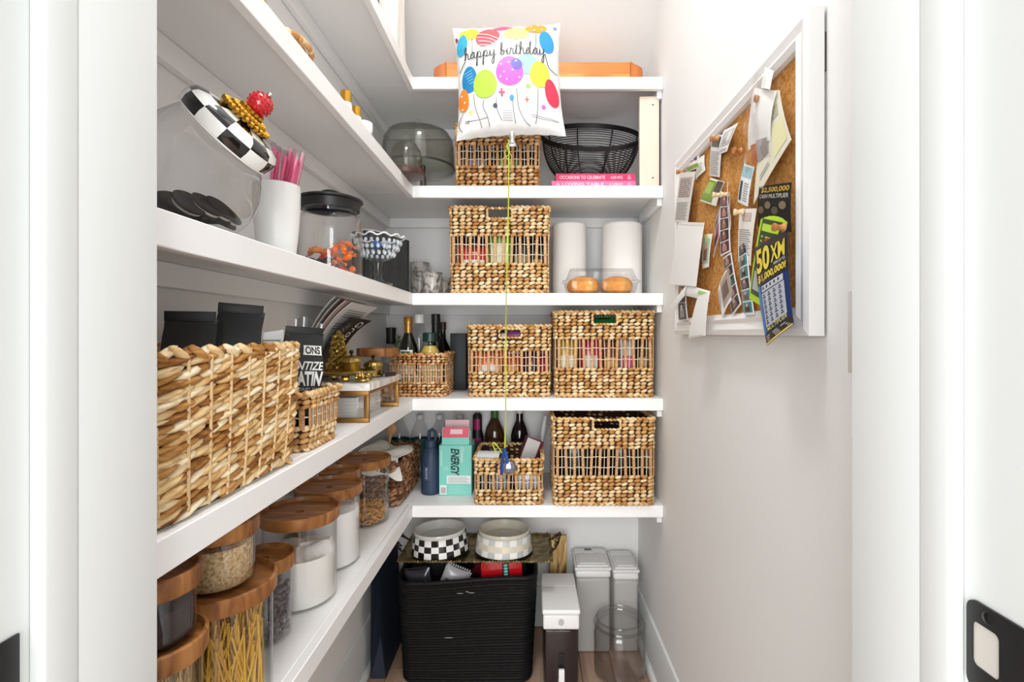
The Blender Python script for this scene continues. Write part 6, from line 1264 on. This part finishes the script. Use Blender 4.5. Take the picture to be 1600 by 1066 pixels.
lettering('50', f, .05, .52, .70, .955, YEL, t, .0016, .05, .035); lettering('XM', f, .55, .96, .74, .92, YEL, t, .0016, .05, .02); lettering('$1,000,000!', f, .06, .97, .595, .68, YEL, t, .0016, .1, .03); lettering('WIN UP TO', f, .62, .95, .70, .73, bl2, t, .0014)
patch(f, .0, .10, .10, .58, mat('#2f77b5', .4), t, .0008, 4, 'blue_side'); patch(f, .14, .86, .50, .565, mat('#c3c8cf', .5), t, .0009, 4, 'winning_panel'); patch(f, .12, .88, .15, .49, mat('#b4bac6', .5), t, .0009, 5, 'scratch_panel'); mb = MB()
for r_ in range(6):
    for c_ in range(4): patch(f, .16+.18*c_, .16+.18*c_+.10, .175+.052*r_, .175+.052*r_+.012, INK, t, .0013, 1, mb=mb); patch(f, .18+.18*c_, .18+.18*c_+.05, .195+.052*r_, .195+.052*r_+.016, INK, t, .0013, 1, mb=mb)
for c_ in range(5): patch(f, .18+.13*c_, .18+.13*c_+.05, .52, .55, INK, t, .0013, 1, mb=mb)
stuff(obj('scratch_symbols', mb, mat('#3a3f4a', .6), t, smooth=False)); lettering('MULTIPLIER', f, .15, .88, .108, .145, mat('#d9cf55', .4), t, .0013, .1, .01); lines(t, f, .06, .92, .03, .09, 3, mat('#c9c9c6', .5), .4)
# wooden push pins
PIN = noisemat('pin_wood', [(.3, '#a9652f'), (.7, '#c98a50')], (80, 80, 80), 3, .5); PALE = mat('#e3c7a0', .5)
pins = [(U_(690, 240), .016, PIN, 'dark wooden push pin holding the plastic sleeve'), (U_(368, 518), .010, PIN, 'wooden push pin holding the drawing card'), (U_(525, 605), .004, PIN, 'wooden push pin stuck in bare cork left of the sleeve'), (U_(385, 908), .012, PALE, 'wooden push pin holding the green garden photo'),
        (U_(122, 750), .006, PIN, 'wooden push pin holding the long recipe clipping'), (L_(540, 50), .019, PALE, 'pale push pin holding the recipe strip beside the tickets'), (L_(825, 158), .040, PIN, 'wooden push pin holding the blue and yellow ticket'), (U_(440, 905), .014, PALE, 'pale push pin beside the green garden photo')]
for p, off, m, lab in pins:
    t = thing('push_pin', lab, 'pin', BP(*p, off), rot=(0, R(-90), R(random.uniform(-14, 14))), group='wooden push pins')
    obj('pin_head', MB().lathe([(.0065, 0), (.0072, .002), (.0050, .004), (.0040, .009), (.0052, .013), (.0068, .016), (.0062, .0185), (0, .019)], 18), m, t); obj('needle', MB().lathe([(.0005, -.001), (.0005, -.0), (0, 0)], 8), mat('#b9b9b9', .3, 1), t)
